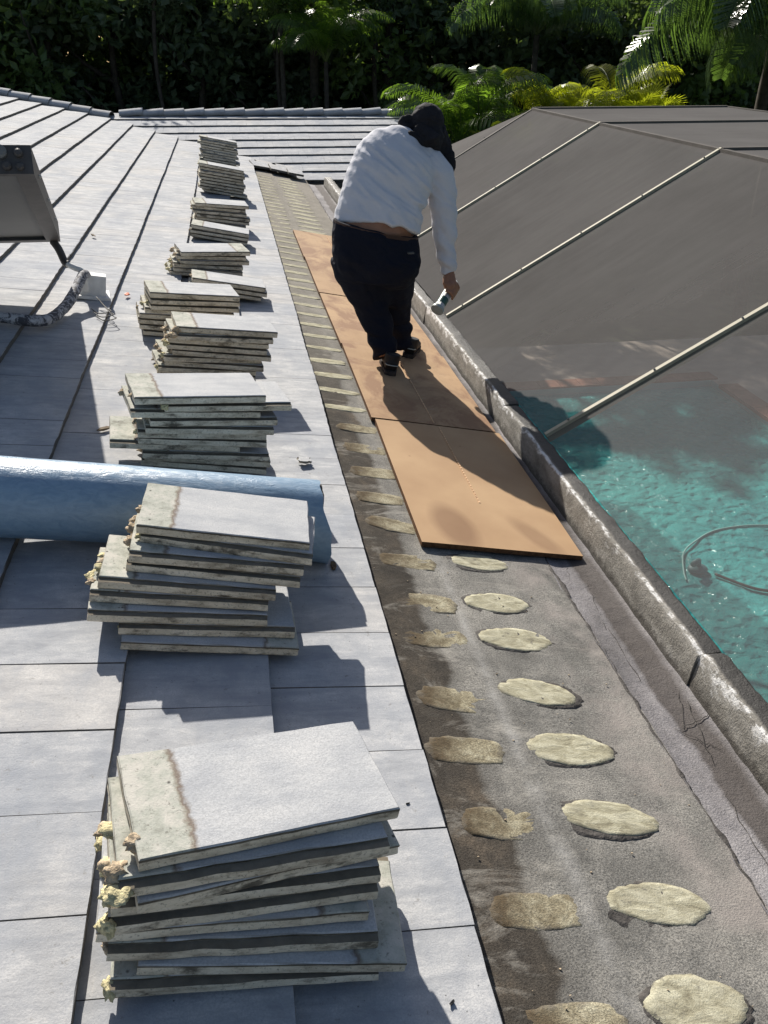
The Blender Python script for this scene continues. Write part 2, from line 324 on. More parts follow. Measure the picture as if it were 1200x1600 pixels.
def mat_water():
    n = NT('pool_water'); o = n.obj()
    v1 = n.n('ShaderNodeTexVoronoi'); v1.feature = 'SMOOTH_F1'; v1.inputs['Scale'].default_value = 8.5
    warp = n.n('ShaderNodeVectorMath'); warp.operation = 'ADD'
    nz = n.n('ShaderNodeTexNoise'); n.l(o, nz.inputs['Vector']); nz.inputs['Scale'].default_value = 3.2; nz.inputs['Detail'].default_value = 3
    sc = n.n('ShaderNodeVectorMath'); sc.operation = 'SCALE'; n.l(nz.outputs['Color'], sc.inputs[0]); sc.inputs['Scale'].default_value = 0.22
    n.l(o, warp.inputs[0]); n.l(sc.outputs[0], warp.inputs[1]); n.l(warp.outputs[0], v1.inputs['Vector'])
    h = n.math('ADD', n.math('MULTIPLY', v1.outputs['Distance'], 1.0), n.math('MULTIPLY', n.noise(warp.outputs[0], 22, 3, 0.6), 0.3))
    n.p.inputs['Base Color'].default_value = (0.035, 0.34, 0.33, 1); n.rough(0.08); n.spec(0.5)
    n.col(n.mix(n.ramp(n.noise(o, 0.7, 3), [(0.35, 0.0), (0.7, 1.0)]), (0.05, 0.33, 0.33), (0.08, 0.45, 0.42)))
    n.p.inputs['IOR'].default_value = 1.33
    n.bump(h, 1.0, 0.055)
    MAT['pool_water'] = n.m
mat_water()

def mat_leaf(name, c, rough=0.45, trans=0.35, spec=0.5):
    n = NT(name); o = n.mapping(n.obj(), rand=True)
    f = n.noise(o, 1.1, 4, 0.6)
    cc = n.mix(n.ramp(f, [(0.35, 0.0), (0.65, 1.0)]), tuple(v*0.6 for v in c), tuple(v*1.35 for v in c))
    n.col(cc); n.rough(rough); n.spec(spec)
    tl = n.n('ShaderNodeBsdfTranslucent'); n.l(n.mix(1.0, cc, (1.5, 1.6, 0.55), 'MULTIPLY'), tl.inputs[0])
    m = n.n('ShaderNodeMixShader'); m.inputs[0].default_value = trans
    n.l(n.p.outputs[0], m.inputs[1]); n.l(tl.outputs[0], m.inputs[2]); n.l(m.outputs[0], n.out.inputs[0])
    MAT[name] = n.m
mat_leaf('leaf_dark', (0.085, 0.12, 0.065), 0.5, 0.4, 0.4)
mat_leaf('leaf_mid', (0.10, 0.15, 0.05), 0.45, 0.45, 0.45)
mat_leaf('frond_green', (0.11, 0.18, 0.04), 0.30, 0.6, 0.6)
mat_leaf('frond_yellow', (0.30, 0.32, 0.04), 0.35, 0.65, 0.5)
mat_leaf('frond_deep', (0.075, 0.125, 0.05), 0.26, 0.5, 0.8)
simple('bark', (0.06, 0.052, 0.042), 0.9, 0.1, 0.4, 12, 0.5, 30)
simple('frond_stem', (0.10, 0.13, 0.04), 0.5, 0.4, 0.2, 10)
simple('foam', (0.62, 0.55, 0.33), 0.95, 0.1, 0.35, 50, 0.9, 150, bdist=0.006)
simple('foam_old', (0.50, 0.40, 0.28), 0.95, 0.1, 0.45, 35, 0.9, 130, bdist=0.006)
simple('aluminium_cream', (0.36, 0.335, 0.25), 0.65, 0.3, 0.08, 12)
simple('screw', (0.08, 0.08, 0.075), 0.5, 0.5)
simple('stucco', (0.50, 0.47, 0.42), 0.9, 0.1, 0.08, 6, 0.5, 120)
simple('fascia_dark', (0.10, 0.09, 0.08), 0.8, 0.2, 0.2, 8)
simple('paver_deck', (0.47, 0.40, 0.33), 0.85, 0.2, 0.12, 5, 0.3, 60)
simple('brick_coping', (0.32, 0.15, 0.10), 0.8, 0.2, 0.25, 9, 0.3, 60)
simple('pool_plaster', (0.30, 0.5, 0.5), 0.7, 0.2)
simple('lawn_soil', (0.05, 0.06, 0.03), 0.95, 0.1, 0.4, 3)
simple('panel_back', (0.15, 0.15, 0.147), 0.55, 0.4, 0.10, 3, 0.1, 200)
simple('panel_frame', (0.055, 0.049, 0.046), 0.5, 0.5, 0.35, 14, 0.2, 80)
simple('panel_glass', (0.02, 0.025, 0.04), 0.1, 0.6)
simple('pipe_fitting', (0.42, 0.42, 0.40), 0.45, 0.5, 0.2, 40)
simple('flashing_paint', (0.62, 0.62, 0.61), 0.6, 0.3, 0.12, 18, 0.3, 60)
simple('wire_black', (0.03, 0.03, 0.03), 0.6, 0.3)
simple('scrap_red', (0.55, 0.13, 0.05), 0.6, 0.3, 0.2, 30)
simple('dry_leaf', (0.12, 0.085, 0.05), 0.8, 0.2, 0.3, 30)
simple('hose_teal', (0.30, 0.60, 0.55), 0.5, 0.4)
simple('cleaner_plastic', (0.09, 0.22, 0.23), 0.5, 0.4)
def mat_flaky():
    n = NT('flaking_pipe'); o = n.obj()
    f = n.noise(o, 26, 6, 0.75, 0.6)
    c = n.ramp(f, [(0.46, (0.05, 0.05, 0.06)), (0.53, (0.34, 0.34, 0.36)), (0.7, (0.55, 0.55, 0.55))])
    n.col(c); n.rough(0.75); n.bump(f, 0.6, 0.006); MAT['flaking_pipe'] = n.m
mat_flaky()

# clothing and skin
def mat_cloth(name, c, rough=0.9, wr=0.5, wscale=9, wdist=0.02):
    n = NT(name); o = n.obj()
    f = n.noise(n.mapping(o, (1.0, 1.0, 1.0)), 5, 4, 0.6)
    n.col(n.mix(f, tuple(v*0.88 for v in c), tuple(min(0.9, v*1.1) for v in c))); n.rough(rough); n.spec(0.15)
    w = n.n('ShaderNodeTexWave'); w.wave_type = 'BANDS'; w.bands_direction = 'DIAGONAL'
    n.l(n.mapping(o, (1.0, 0.6, 1.2)), w.inputs['Vector']); w.inputs['Scale'].default_value = wscale*0.55
    w.inputs['Distortion'].default_value = 7.0; w.inputs['Detail'].default_value = 3; w.inputs['Detail Scale'].default_value = 1.2
    h = n.math('ADD', n.math('MULTIPLY', w.outputs['Fac'], 0.45), n.math('MULTIPLY', n.noise(o, wscale*1.6, 4, 0.55, 0.8), 0.8))
    n.bump(h, wr, wdist); MAT[name] = n.m
mat_cloth('white_cotton', (0.60, 0.60, 0.635), 0.9, 0.3, 9, 0.02)
mat_cloth('navy_denim', (0.011, 0.0125, 0.021), 0.9, 0.6, 9, 0.02)
mat_cloth('black_cotton', (0.021, 0.02, 0.023), 0.85, 0.6, 16, 0.015)
simple('skin', (0.30, 0.145, 0.085), 0.55, 0.4, 0.12, 14, 0.2, 90)
simple('shoe_black', (0.015, 0.014, 0.015), 0.6, 0.4, 0.3, 20)
simple('shoe_sole', (0.05, 0.04, 0.035), 0.8, 0.2, 0.4, 30)
simple('belt_leather', (0.05, 0.02, 0.012), 0.5, 0.4)
simple('tube_white', (0.70, 0.72, 0.70), 0.35, 0.5)
simple('tube_green', (0.03, 0.09, 0.07), 0.35, 0.5)
simple('tube_metal', (0.35, 0.38, 0.36), 0.35, 0.5, 0.1, 30)
simple('eye_white', (0.7, 0.7, 0.68), 0.2, 0.5)

# ------------------------------------------------------------------ object helpers
WM = {}
def link(o, M=Matrix.Identity(4), parent=None):
    """World matrix M, kept under any parent."""
    COL.objects.link(o); WM[o.name] = M.copy()
    if parent:
        o.parent = parent; o.matrix_parent_inverse = WM[parent.name].inverted()
    o.matrix_basis = M
    return o
def tag(o, label=None, cat=None, group=None, kind=None):
    if label: o['label'] = label
    if cat: o['category'] = cat
    if group: o['group'] = group
    if kind: o['kind'] = kind
    return o
def empty(name, loc):
    o = bpy.data.objects.new(name, None); o.empty_display_size = 0.1
    return link(o, Matrix.Translation(loc))
def mesh_of(name, verts, faces, mats, smooth=False, midx=None):
    me = bpy.data.meshes.new(name); me.from_pydata([tuple(v) for v in verts], [], faces); me.update()
    for m in (mats if isinstance(mats, (list, tuple)) else [mats]): me.materials.append(MAT[m] if isinstance(m, str) else m)
    if smooth: me.polygons.foreach_set('use_smooth', [True]*len(me.polygons))
    if midx: me.polygons.foreach_set('material_index', midx)
    return me
def add(name, me, M=Matrix.Identity(4), parent=None): return link(bpy.data.objects.new(name, me), M, parent)

class MB:
    """Collects shapes into one mesh."""
    def __init__(s): s.v = []; s.f = []; s.mi = []
    def put(s, vs, fs, mi=0):
        b = len(s.v); s.v += [V(x) for x in vs]; s.f += [tuple(b+i for i in f) for f in fs]; s.mi += [mi]*len(fs)
    def box(s, lo, hi, M=None, mi=0):
        vs = [V((x, y, z)) for x in (lo[0], hi[0]) for y in (lo[1], hi[1]) for z in (lo[2], hi[2])]
        if M: vs = [M @ v for v in vs]
        s.put(vs, [(0, 1, 3, 2), (4, 6, 7, 5), (0, 4, 5, 1), (2, 3, 7, 6), (0, 2, 6, 4), (1, 5, 7, 3)], mi)
    def tube(s, pts, rad, n=10, hint=V((0, 0, 1)), caps=True, mi=0):
        pts = [V(p) for p in pts]; N = len(pts); vs = []; fs = []
        r = rad if isinstance(rad, (list, tuple)) else [rad]*N
        for i, p in enumerate(pts):
            t = (pts[min(i+1, N-1)]-pts[max(i-1, 0)]).normalized()
            h = hint if abs(t.dot(hint)) < 0.95 else V((1, 0, 0)) if abs(t.x) < 0.9 else V((0, 1, 0))
            a = h.cross(t).normalized(); b = t.cross(a)
            ra, rb = r[i] if isinstance(r[i], (list, tuple)) else (r[i], r[i])
            for k in range(n):
                an = 2*pi*k/n; vs.append(p+a*cos(an)*ra+b*sin(an)*rb)
        for i in range(N-1):
            for k in range(n): fs.append((i*n+k, i*n+(k+1) % n, (i+1)*n+(k+1) % n, (i+1)*n+k))
        if caps: fs.append(tuple(range(n-1, -1, -1))); fs.append(tuple((N-1)*n+k for k in range(n)))
        s.put(vs, fs, mi)
    def ball(s, c, r, seg=12, ring=8, M=None, mi=0):
        vs = []; fs = []; c = V(c); r = r if isinstance(r, (list, tuple)) else (r, r, r)
        vs.append(V((0, 0, r[2])))
        for i in range(1, ring):
            a = pi*i/ring
            for k in range(seg): b = 2*pi*k/seg; vs.append(V((r[0]*sin(a)*cos(b), r[1]*sin(a)*sin(b), r[2]*cos(a))))
        vs.append(V((0, 0, -r[2])))
        for k in range(seg): fs.append((0, 1+k, 1+(k+1) % seg))
        for i in range(ring-2):
            for k in range(seg): fs.append((1+i*seg+k, 1+(i+1)*seg+k, 1+(i+1)*seg+(k+1) % seg, 1+i*seg+(k+1) % seg))
        L = len(vs)-1
        for k in range(seg): fs.append((L, 1+(ring-2)*seg+(k+1) % seg, 1+(ring-2)*seg+k))
        if M: vs = [M @ v for v in vs]
        s.put([v+c for v in vs], fs, mi)
    def mesh(s, name, mats, smooth=False): return mesh_of(name, s.v, s.f, mats, smooth, s.mi)
def frame(x, y, z, o):
    x, y, z = V(x), V(y), V(z)
    return Matrix(((x.x, y.x, z.x, o[0]), (x.y, y.y, z.y, o[1]), (x.z, y.z, z.z, o[2]), (0, 0, 0, 1)))
def smooth_angle(me, ang=radians(40)):
    me.polygons.foreach_set('use_smooth', [True]*len(me.polygons))
    try: me.set_sharp_from_angle(angle=ang)
    except Exception: pass

# ------------------------------------------------------------------ geometry of the place
AL = radians(10.69); CA, SA = cos(AL), sin(AL)
EX = 0.3812; TW = 0.25; RT = 0.030
def roofp(s, y, n=0.0): return V((s*CA+n*SA, y, -s*SA+n*CA))
def roofM(s, y, n=0.0, rz=0.0, rx=0.0, ry=0.0):
    M = Matrix.Translation(roofp(s, y, n)) @ Matrix.Rotation(AL, 4, 'Y')
    return M @ Matrix.Rotation(rz, 4, 'Z') @ Matrix.Rotation(ry, 4, 'Y') @ Matrix.Rotation(rx, 4, 'X')
BE = radians(11.5); YW, ZW = 13.25, -0.2; XG = 3.05
def wingM(x, d, n=0.0, rz=0.0):     # d = distance up the wing's slope from its eave
    X = V((0, -cos(BE), -sin(BE))); Z = V((0, -sin(BE), cos(BE))); Y = Z.cross(X)
    o = V((x, YW, ZW)) - X*d + Z*n
    return frame(X, Y, Z, o) @ Matrix.Rotation(rz, 4, 'Z')
def pix(p):
    d = V(p)-CAM; z = d.dot(fw)
    return None if z < 0.1 else (600+FPX*d.dot(R_)/z, 800-FPX*d.dot(U_)/z, z)

GZ = -2.78      # pool deck level

# ------------------------------------------------------------------ ground, deck, pool
def sheet(name, x0, x1, y0, y1, z, mat, kind='structure'):
    me = mesh_of(name, [(x0, y0, z), (x1, y0, z), (x1, y1, z), (x0, y1, z)], [(0, 1, 2, 3)], mat)
    return tag(add(name, me), kind=kind)
sheet('ground', -150, 150, -150, 150, GZ-0.9, 'lawn_soil')
def ring_sheet(name, ox0, ox1, oy0, oy1, ix0, ix1, iy0, iy1, z, mat):
    vs = [(ox0, oy0, z), (ox1, oy0, z), (ox1, oy1, z), (ox0, oy1, z), (ix0, iy0, z), (ix1, iy0, z), (ix1, iy1, z), (ix0, iy1, z)]
    me = mesh_of(name, vs, [(0, 1, 5, 4), (1, 2, 6, 5), (2, 3, 7, 6), (3, 0, 4, 7)], mat)
    return tag(add(name, me), kind='structure')
PX0, PX1, PY0, PY1 = 3.22, 6.50, -2.0, 10.95
ring_sheet('pool_deck', 0.0, 9.4, -4.0, 12.9, PX0-0.0, PX1, PY0, PY1, GZ, 'paver_deck')
ring_sheet('garden_soil', -60, 60, -40, 60, 0.0, 9.4, -4.0, 12.9, GZ-0.05, 'lawn_soil')
pool = empty('swimming_pool', (4.86, 4.5, GZ-1.3))
tag(pool, 'sunken rectangular swimming pool with teal rippled water and red brick edge', 'swimming pool')
mb = MB()
mb.put([(PX0, PY0, GZ), (PX1, PY0, GZ), (PX1, PY1, GZ), (PX0, PY1, GZ), (PX0, PY0, GZ-0.8), (PX1, PY0, GZ-0.8), (PX1, PY1, GZ-0.8), (PX0, PY1, GZ-0.8)],
       [(0, 1, 5, 4), (1, 2, 6, 5), (2, 3, 7, 6), (3, 0, 4, 7), (4, 5, 6, 7)])
add('basin', mb.mesh('basin', 'pool_plaster'), parent=pool)
def water_grid():
    # rippled surface as real relief
    nx, ny = 90, 200; x0, x1, y0, y1 = PX0+0.004, PX1-0.004, 2.5, PY1-0.004
    vs = []; fs = []
    for j in range(ny+1):
        for i in range(nx+1):
            x = x0+(x1-x0)*i/nx; y = y0+(y1-y0)*j/ny
            w = 0.012*noise.noise(V((x*3.1, y*3.1, 0.3)))+0.007*noise.noise(V((x*7.3, y*7.3, 4.1)))
            vs.append((x, y, GZ-0.09+w))
    for j in range(ny):
        for i in range(nx):
            a = j*(nx+1)+i; fs.append((a, a+1, a+nx+2, a+nx+1))
    b = len(vs); vs += [(x0, PY0+0.004, GZ-0.09), (x1, PY0+0.004, GZ-0.09), (x1, y0, GZ-0.09), (x0, y0, GZ-0.09)]; fs.append((b, b+1, b+2, b+3))
    return mesh_of('water', vs, fs, 'pool_water', True)
add('water', water_grid(), parent=pool)
cop = MB(); cop.box((-0.145, -0.15, -0.03), (0.145, 0.15, 0.022)); copme = cop.mesh('coping_brick', 'brick_coping')
y = 2.0
while y < PY1-0.1:
    for xx in (PX0-0.13, PX1+0.13):
        add('coping_brick', copme, Matrix.Translation((xx, y, GZ+random.uniform(-.002, .002))), pool)
    y += 0.306
x = PX0-0.13
while x < PX1+0.2:
    add('coping_brick', copme, Matrix.Translation((x, PY1+0.16, GZ)) @ Matrix.Rotation(pi/2, 4, 'Z'), pool); x += 0.306

hose = MB(); hp = []
ctrl = [(3.62, 6.1), (3.67, 6.25), (3.82, 6.55), (4.03, 6.74), (4.41, 6.94), (4.96, 6.95), (5.6, 6.7), (6.2, 6.1), (6.45, 5.2)]
def catmull(c, n=8):
    c = [V(p) for p in c]; out = []
    for i in range(len(c)-1):
        p0, p1, p2, p3 = c[max(i-1, 0)], c[i], c[i+1], c[min(i+2, len(c)-1)]
        for k in range(n):
            t = k/n; out.append(0.5*((2*p1)+(p2-p0)*t+(2*p0-5*p1+4*p2-p3)*t*t+(3*p1-p0-3*p2+p3)*t**3))
    out.append(c[-1]); return out
hose.tube(catmull([(a, b, GZ-0.075) for a, b in ctrl]), 0.009, 8)
tag(add('pool_hose', hose.mesh('pool_hose', 'hose_teal', True)), 'pale teal hose floating in a curve on the pool water', 'hose')
pc = empty('pool_cleaner', (3.81, 6.25, GZ-0.09))
tag(pc, 'small dark pool cleaner head at the end of the floating hose', 'pool cleaner')
m = MB(); m.ball((3.81, 6.25, GZ-0.06), (0.10, 0.085, 0.04), 14, 8); add('cleaner_body', m.mesh('cleaner_body', 'cleaner_plastic', True), parent=pc)
m = MB(); m.tube([(3.81, 6.25, GZ-0.03), (3.80, 6.25, GZ+0.03), (3.72, 6.2, GZ+0.03)], 0.03, 8); add('swivel', m.mesh('swivel', 'cleaner_plastic', True), parent=pc)
m = MB(); m.tube(catmull([(3.94, 6.15, GZ-0.07), (4.2, 5.85, GZ-0.07), (4.5, 5.8, GZ-0.07), (5.2, 5.9, GZ-0.07)]), 0.014, 6); add('drag_hose', m.mesh('drag_hose', 'wire_black', True), parent=pc)

# ------------------------------------------------------------------ the house
house = empty('house', (-2.0, 7.0, GZ))
tag(house, 'single storey house with grey flat tile roof being stripped along its eave', 'house')
RIDGE_S = -14.2*EX*1.0
def main_ymax(x): return 16.35 + max(0.0, -2.45-x)*0.26
# roof decking below the tiles (and the exposed felt strip): object x runs down the slope
def under_mesh():
    vs = []; fs = []; S = [-5.6, -4.4, -2.4, -1.2, -0.4, -0.02]+[0.02+0.028*i for i in range(28)]; Y = [-1.6]+[0.35+0.028*i for i in range(180)]+[5.6+0.25*i for i in range(44)]
    Y = [y for y in Y]
    for y in Y:
        for s in S:
            h = 0
            if s > 0: h = 0.0035*noise.noise(V((s*5, y*3, 1)))+0.0025*noise.noise(V((s*14, y*14, 7)))
            vs.append((s, y, -0.062+h))
    n = len(S)
    for j in range(len(Y)-1):
        for i in range(n-1): a = j*n+i; fs.append((a, a+1, a+n+1, a+n))
    return mesh_of('main_roof', vs, fs, 'underlayment', True)
main_roof = add('main_roof', under_mesh(), roofM(0, 0, 0), house)

def slab(L, W, T, rag, seed, nl=6, nw=4, lip=0.0, mats='roof_tile'):
    """Concrete tile: ragged outline, softened top edge, optional interlock step on the -y side. Head at -x, butt at +x; top face at z=0."""
    rnd = random.Random(seed); pts = []
    def edge(a, b, n, push):
        for i in range(n):
            t = i/n; p = V(a).lerp(V(b), t); j = rnd.uniform(-rag, rag*0.3) if 0 < i else -rag*0.6
            pts.append((p+V(push)*j, V(push)))
    hx, hy = L/2, W/2
    edge((-hx, -hy, 0), (hx, -hy, 0), nl, (0, -1, 0)); edge((hx, -hy, 0), (hx, hy, 0), nw, (1, 0, 0))
    edge((hx, hy, 0), (-hx, hy, 0), nl, (0, 1, 0)); edge((-hx, hy, 0), (-hx, -hy, 0), nw, (-1, 0, 0))
    N = len(pts); vs = []
    c = V((0, 0, 0))
    def ring(z, inset, jit, lipin=0.0):
        for p, d in pts:
            q = p-V((p.x/hx*inset, p.y/hy*inset, 0))
            if lipin and p.y < -hy*0.9: q.y += lipin
            vs.append(V((q.x+rnd.uniform(-jit, jit), q.y+rnd.uniform(-jit, jit), z+rnd.uniform(-jit, jit)*0.5)))
    bv = min(0.0025, T*0.1)
    levels = [(0, bv, 0, 0), (-bv, 0, rag*0.3, 0)]
    if lip: levels = [(0, bv+lip*0.0, 0, lip), (-bv, 0, rag*0.3, lip), (-T*0.24, 0, rag*0.4, lip), (-T*0.28, 0.001, rag*0.5, 0)]
    levels += [(-T*0.85, 0, rag*0.4, 0), (-T, 0.002, rag*0.2, 0)]
    for z, ins, jit, li in levels: ring(z, ins, jit, li)
    fs = [tuple(range(N))]
    for r in range(len(levels)-1):
        for k in range(N): fs.append((r*N+k, (r+1)*N+k, (r+1)*N+(k+1) % N, r*N+(k+1) % N))
    fs.append(tuple(range(len(levels)*N-1, (len(levels)-1)*N-1, -1)))
    me = mesh_of('tile', vs, fs, mats); return me

def flat_tile(seed, groove=True, RT=RT):
    rnd = random.Random(seed); L = 0.43; W = TW-(0.0009 if groove else 0.0002); hx, hy = L/2, W/2; n = 5; vs = []; fs = []
    # butt edge slightly ragged; 2 rings
    def outline(ins, z, jit):
        o = [(-hx, -hy+ins, z), (hx-ins, -hy+ins, z)]
        o += [(hx-ins+rnd.uniform(-jit, jit), -hy+W*i/n, z+rnd.uniform(-jit, jit)*.4) for i in range(1, n)]
        o += [(hx-ins, hy-ins, z), (-hx, hy-ins, z)]
        return o
    a = outline(0.0012 if groove else 0.0006, 0, 0.0012 if groove else .003); b = outline(0, -0.003, 0.0016); c_ = outline(0.001 if groove else 0.0002, -RT, 0.0016); N = len(a)
    vs = a+b+c_; fs = [tuple(range(N))]
    for r in range(2):
        for k in range(N): fs.append((r*N+k, (r+1)*N+k, (r+1)*N+(k+1) % N, r*N+(k+1) % N))
    return mesh_of('roof_tile', vs, fs, 'roof_tile')
FT = [flat_tile(i) for i in range(6)]; FTF = [flat_tile(20+i, False) for i in range(6)]; FTW = [flat_tile(40+i, False, .021) for i in range(4)]; tw_ = math.atan2(.021, EX)

# every tile of both roofs as (projected size, matrix, mesh, which)
tiles = []
LAP = 0.43-EX
tilt = math.atan2(RT, EX)     # each course rides on the one below
offs = {0: 0.056, 1: 0.204, 2: 0.102}
for k in range(0, 15):
    y0 = offs.get(k, (0.04+0.125*(k % 2)+random.uniform(-.03, .03)) % TW)
    j = -6
    while True:
        y = y0+(j+0.5)*TW; j += 1
        s_butt = -k*EX; x_mid = (s_butt-0.2)*CA
        zr = -s_butt*SA
        lim = 13.25+(zr+0.2)/tan(BE)+0.55 if k < 7 else main_ymax(x_mid)
        if k < 7: lim = min(lim, 16.4)
        if y > lim: break
        wav = 0.006*noise.noise(V((k*1.7, y*1.3, 0)))
        cs = s_butt-0.215*cos(tilt)+wav
        n = -0.215*sin(tilt)
        M = roofM(cs, y, n+(random.uniform(-.0012, .0016) if y < 3.4 else 0.0015*noise.noise(V((k*3.1, y*2, 5)))), random.gauss(0, .0035 if y < 3.4 else .001), random.gauss(0, .004 if y < 3.4 else .001), tilt*-1+random.gauss(0, .003 if y < 3.4 else .0015))
        # tilt so that the head dips under the course above: rotate about local Y
        tiles.append([0, M, random.choice(FT if y < 3.4 else FTF), 'main', y])
for k in range(0, 9):
    x = -2.75 + (0.125 if k % 2 else 0.0)
    while x < XG-0.1:
        d = k*EX+0.215*cos(tw_); M = wingM(x, d+random.uniform(-.003, .003), -0.215*sin(tw_)+random.uniform(-.001, .0015), random.gauss(0, .004)) @ Matrix.Rotation(-tw_, 4, 'Y')
        if x > -d*tan(0)*1.0-(0.2+0)*0-2.9: tiles.append([0, M, random.choice(FTW), 'wing', x])
        x += TW
for t in tiles:
    c = t[1].translation; p = pix(c)
    ok = p and -60 < p[0] < 1260 and -40 < p[1] < 1700
    # tiles hidden below the other roof plane show nothing
    hid = False
    if t[3] == 'main': hid = c.z+0.05 < ZW+(c.y-YW)*tan(BE)
    else: hid = c.z+0.05 < -c.x*tan(AL)
    t[0] = -1 if hid else ((1.0/p[2] if ok else 0))
tiles = [t for t in tiles if t[0] >= 0]
tiles.sort(key=lambda t: -t[0])

wing_v = [(XG-0.03, 0), (XG-0.03, 1), (-4.0, 1), (-4.0, 0)]
def wing_sheet():
    vs = []
    for x, t in wing_v: vs.append(wingM(x, 0.02 if t == 0 else 8.75*EX, -0.05).translation)
    b = wingM(0, 8.75*EX, -0.05).translation; yr = b.y; zr = b.z
    vs += [V((XG-0.03, yr+3.4, zr-0.66)), V((-4.0, yr+3.4, zr-0.66))]
    return mesh_of('wing_roof', vs, [(0, 1, 2, 3), (1, 4, 5, 2)], 'roof_tile')
wing_roof = add('wing_roof', wing_sheet(), parent=house)
roofs = {'main': main_roof, 'wing': wing_roof}
rest = {'main': MB(), 'wing': MB()}
for i, (sz, M, me, which, q) in enumerate(tiles):
    if i < 300 and sz > 0: add('roof_tile', me, M, roofs[which])
    else:
        b = rest[which]; b.put([M @ v.co for v in me.vertices], [tuple(p.vertices) for p in me.polygons])
for w, b in rest.items():
    if b.v: tag(add('tile_field', b.mesh('tile_field', 'roof_tile'), parent=roofs[w]), kind='stuff')
# ridge and hip caps
def cap_mesh(L=0.40):
    b = MB(); n = 8; vs = []; fs = []
    for i, (x, r) in enumerate(((-L/2, 0.098), (-L/2, 0.112), (L/2, 0.125), (L/2, 0.108))):
        for k in range(n+1):
            a = pi*(0.04+0.92*k/n); vs.append((x, cos(a)*r*1.25, sin(a)*r*0.95-0.045))
    for i in range(3):
        for k in range(n): q = i*(n+1)+k; fs.append((q, q+1, q+n+2, q+n+1))
    me = mesh_of('ridge_cap', vs, fs, 'roof_tile'); smooth_angle(me); return me
CAP = cap_mesh()
rz = wingM(0, 8.75*EX, 0.0).translation
x = XG-0.15
while x > -2.2:
    M = Matrix.Translation((x, rz.y+0.02, rz.z+0.012+random.uniform(-.004, .004))) @ Matrix.Rotation(random.gauss(0, .012), 4, 'Z') @ Matrix.Rotation(random.gauss(-0.045, .01), 4, 'Y')
    add('ridge_cap', CAP, M, wing_roof); x -= 0.345
J = V((-2.35, 16.42, 0.44)); K = V((-5.6, 17.25, 1.07)); dv = (K-J); Ld = dv.length; dv.normalize()
i = 0
while i*0.345 < Ld:
    p = J+dv*(i*0.345+0.1); yx = V((0, 0, 1)).cross(dv).normalized(); zz = dv.cross(yx)
    M = frame(-dv, -yx, zz, p+zz*0.015) @ Matrix.Rotation(random.gauss(0, .012), 4, 'Z') @ Matrix.Rotation(random.gauss(-0.045, .01), 4, 'Y')
    add('hip_cap', CAP, M, main_roof); i += 1
# back slopes behind the hip and beyond the upper ridge
mb = MB(); mb.put([J+V((0, 0.05, -.06)), K+V((0, .05, -.06)), K+V((0.3, 5, -1.2)), J+V((1, 4, -0.9))], [(0, 1, 2, 3)])
top_s = roofp(-15*EX, 0)
mb.put([(top_s.x, -1.6, top_s.z-.05), (top_s.x, 17.3, top_s.z-.05), (top_s.x-6, 17.3, top_s.z-1.2), (top_s.x-6, -1.6, top_s.z-1.2)], [(0, 1, 2, 3)])
add('rear_slope', mb.mesh('rear_slope', 'roof_tile'), parent=house)
# walls under the roofs
mb = MB(); mb.box((-9, -1.2, GZ), (0.55, 16.5, -0.42)); mb.box((0.5, YW+0.7, GZ), (XG-0.4, 18.5, -0.38))
add('house_wall', mb.mesh('house_wall', 'stucco'), parent=house)
mb = MB(); mb.box((0.75, YW+0.03, ZW-0.22), (XG-0.02, YW+0.06, ZW-0.05)); mb.box((0.75, YW+0.06, ZW-0.20), (XG-0.02, YW+0.75, ZW-0.18))
mb.box((0.0, -1.6, -0.36), (1.0, YW-0.1, -0.30))
add('fascia', mb.mesh('fascia', 'fascia_dark'), parent=house)

# gutter channel: concrete trough that the felt laps into
def gutter_mesh():
    vs = []; fs = []; prof = [(0.738, -0.202), (0.762, -0.212), (0.80, -0.218), (0.84, -0.222), (0.88, -0.224), (0.92, -0.224), (0.985, -0.222)]
    ys = [-1.6]+[0.4+0.02*i for i in range(260)]+[5.7+0.2*i for i in range(37)]
    for y in ys:
        for x, z in prof:
            w = 0.012*noise.noise(V((y*2.3, 3, 0)))+0.008*noise.noise(V((y*7, 1, 0))) if x < 0.77 else 0
            h = 0.005*noise.noise(V((x*9, y*6, 2)))+0.003*noise.noise(V((x*25, y*22, 5)))
            vs.append((x+w, y, z+h))
    n = len(prof)
    for j in range(len(ys)-1):
        for i in range(n-1): a = j*n+i; fs.append((a, a+1, a+n+1, a+n))
    # broken lip of the felt over the trough edge
    return mesh_of('gutter_channel', vs, fs, 'gutter_concrete', True)
gutter = add('gutter_channel', gutter_mesh(), parent=house)
# felt lip: a torn bitumen edge standing proud of the trough
mb = MB()
def torn_strip(name, s0, n0, w, mat, y0, y1, step, seed, amp=0.012):
    rnd = random.Random(seed); vs = []; fs = []; ys = []; y = y0
    while y < y1: ys.append(y); y += step*rnd.uniform(.6, 1.4)
    for y in ys:
        a = amp*(noise.noise(V((y*6, seed, 0)))+0.7*noise.noise(V((y*19, seed, 4))))
        b = amp*(noise.noise(V((y*5, seed+9, 0)))+0.9*noise.noise(V((y*23, seed+7, 4))))
        up_ = 0.0015+0.004*abs(noise.noise(V((y*9, seed, 8))))
        for s, n in ((s0-w/2+a, n0), (s0-w/4+a, n0+up_), (s0+w/4+b, n0+up_*.9), (s0+w/2+b, n0-.003)): vs.append((s, y, n))
    for j in range(len(ys)-1):
        for i in range(3): a = j*4+i; fs.append((a, a+1, a+5, a+4))
    return mesh_of(name, vs, fs, mat, True)
simple('bitumen', (0.075, 0.068, 0.062), 0.8, 0.3, 0.45, 40, 0.8, 120, bdist=0.006)
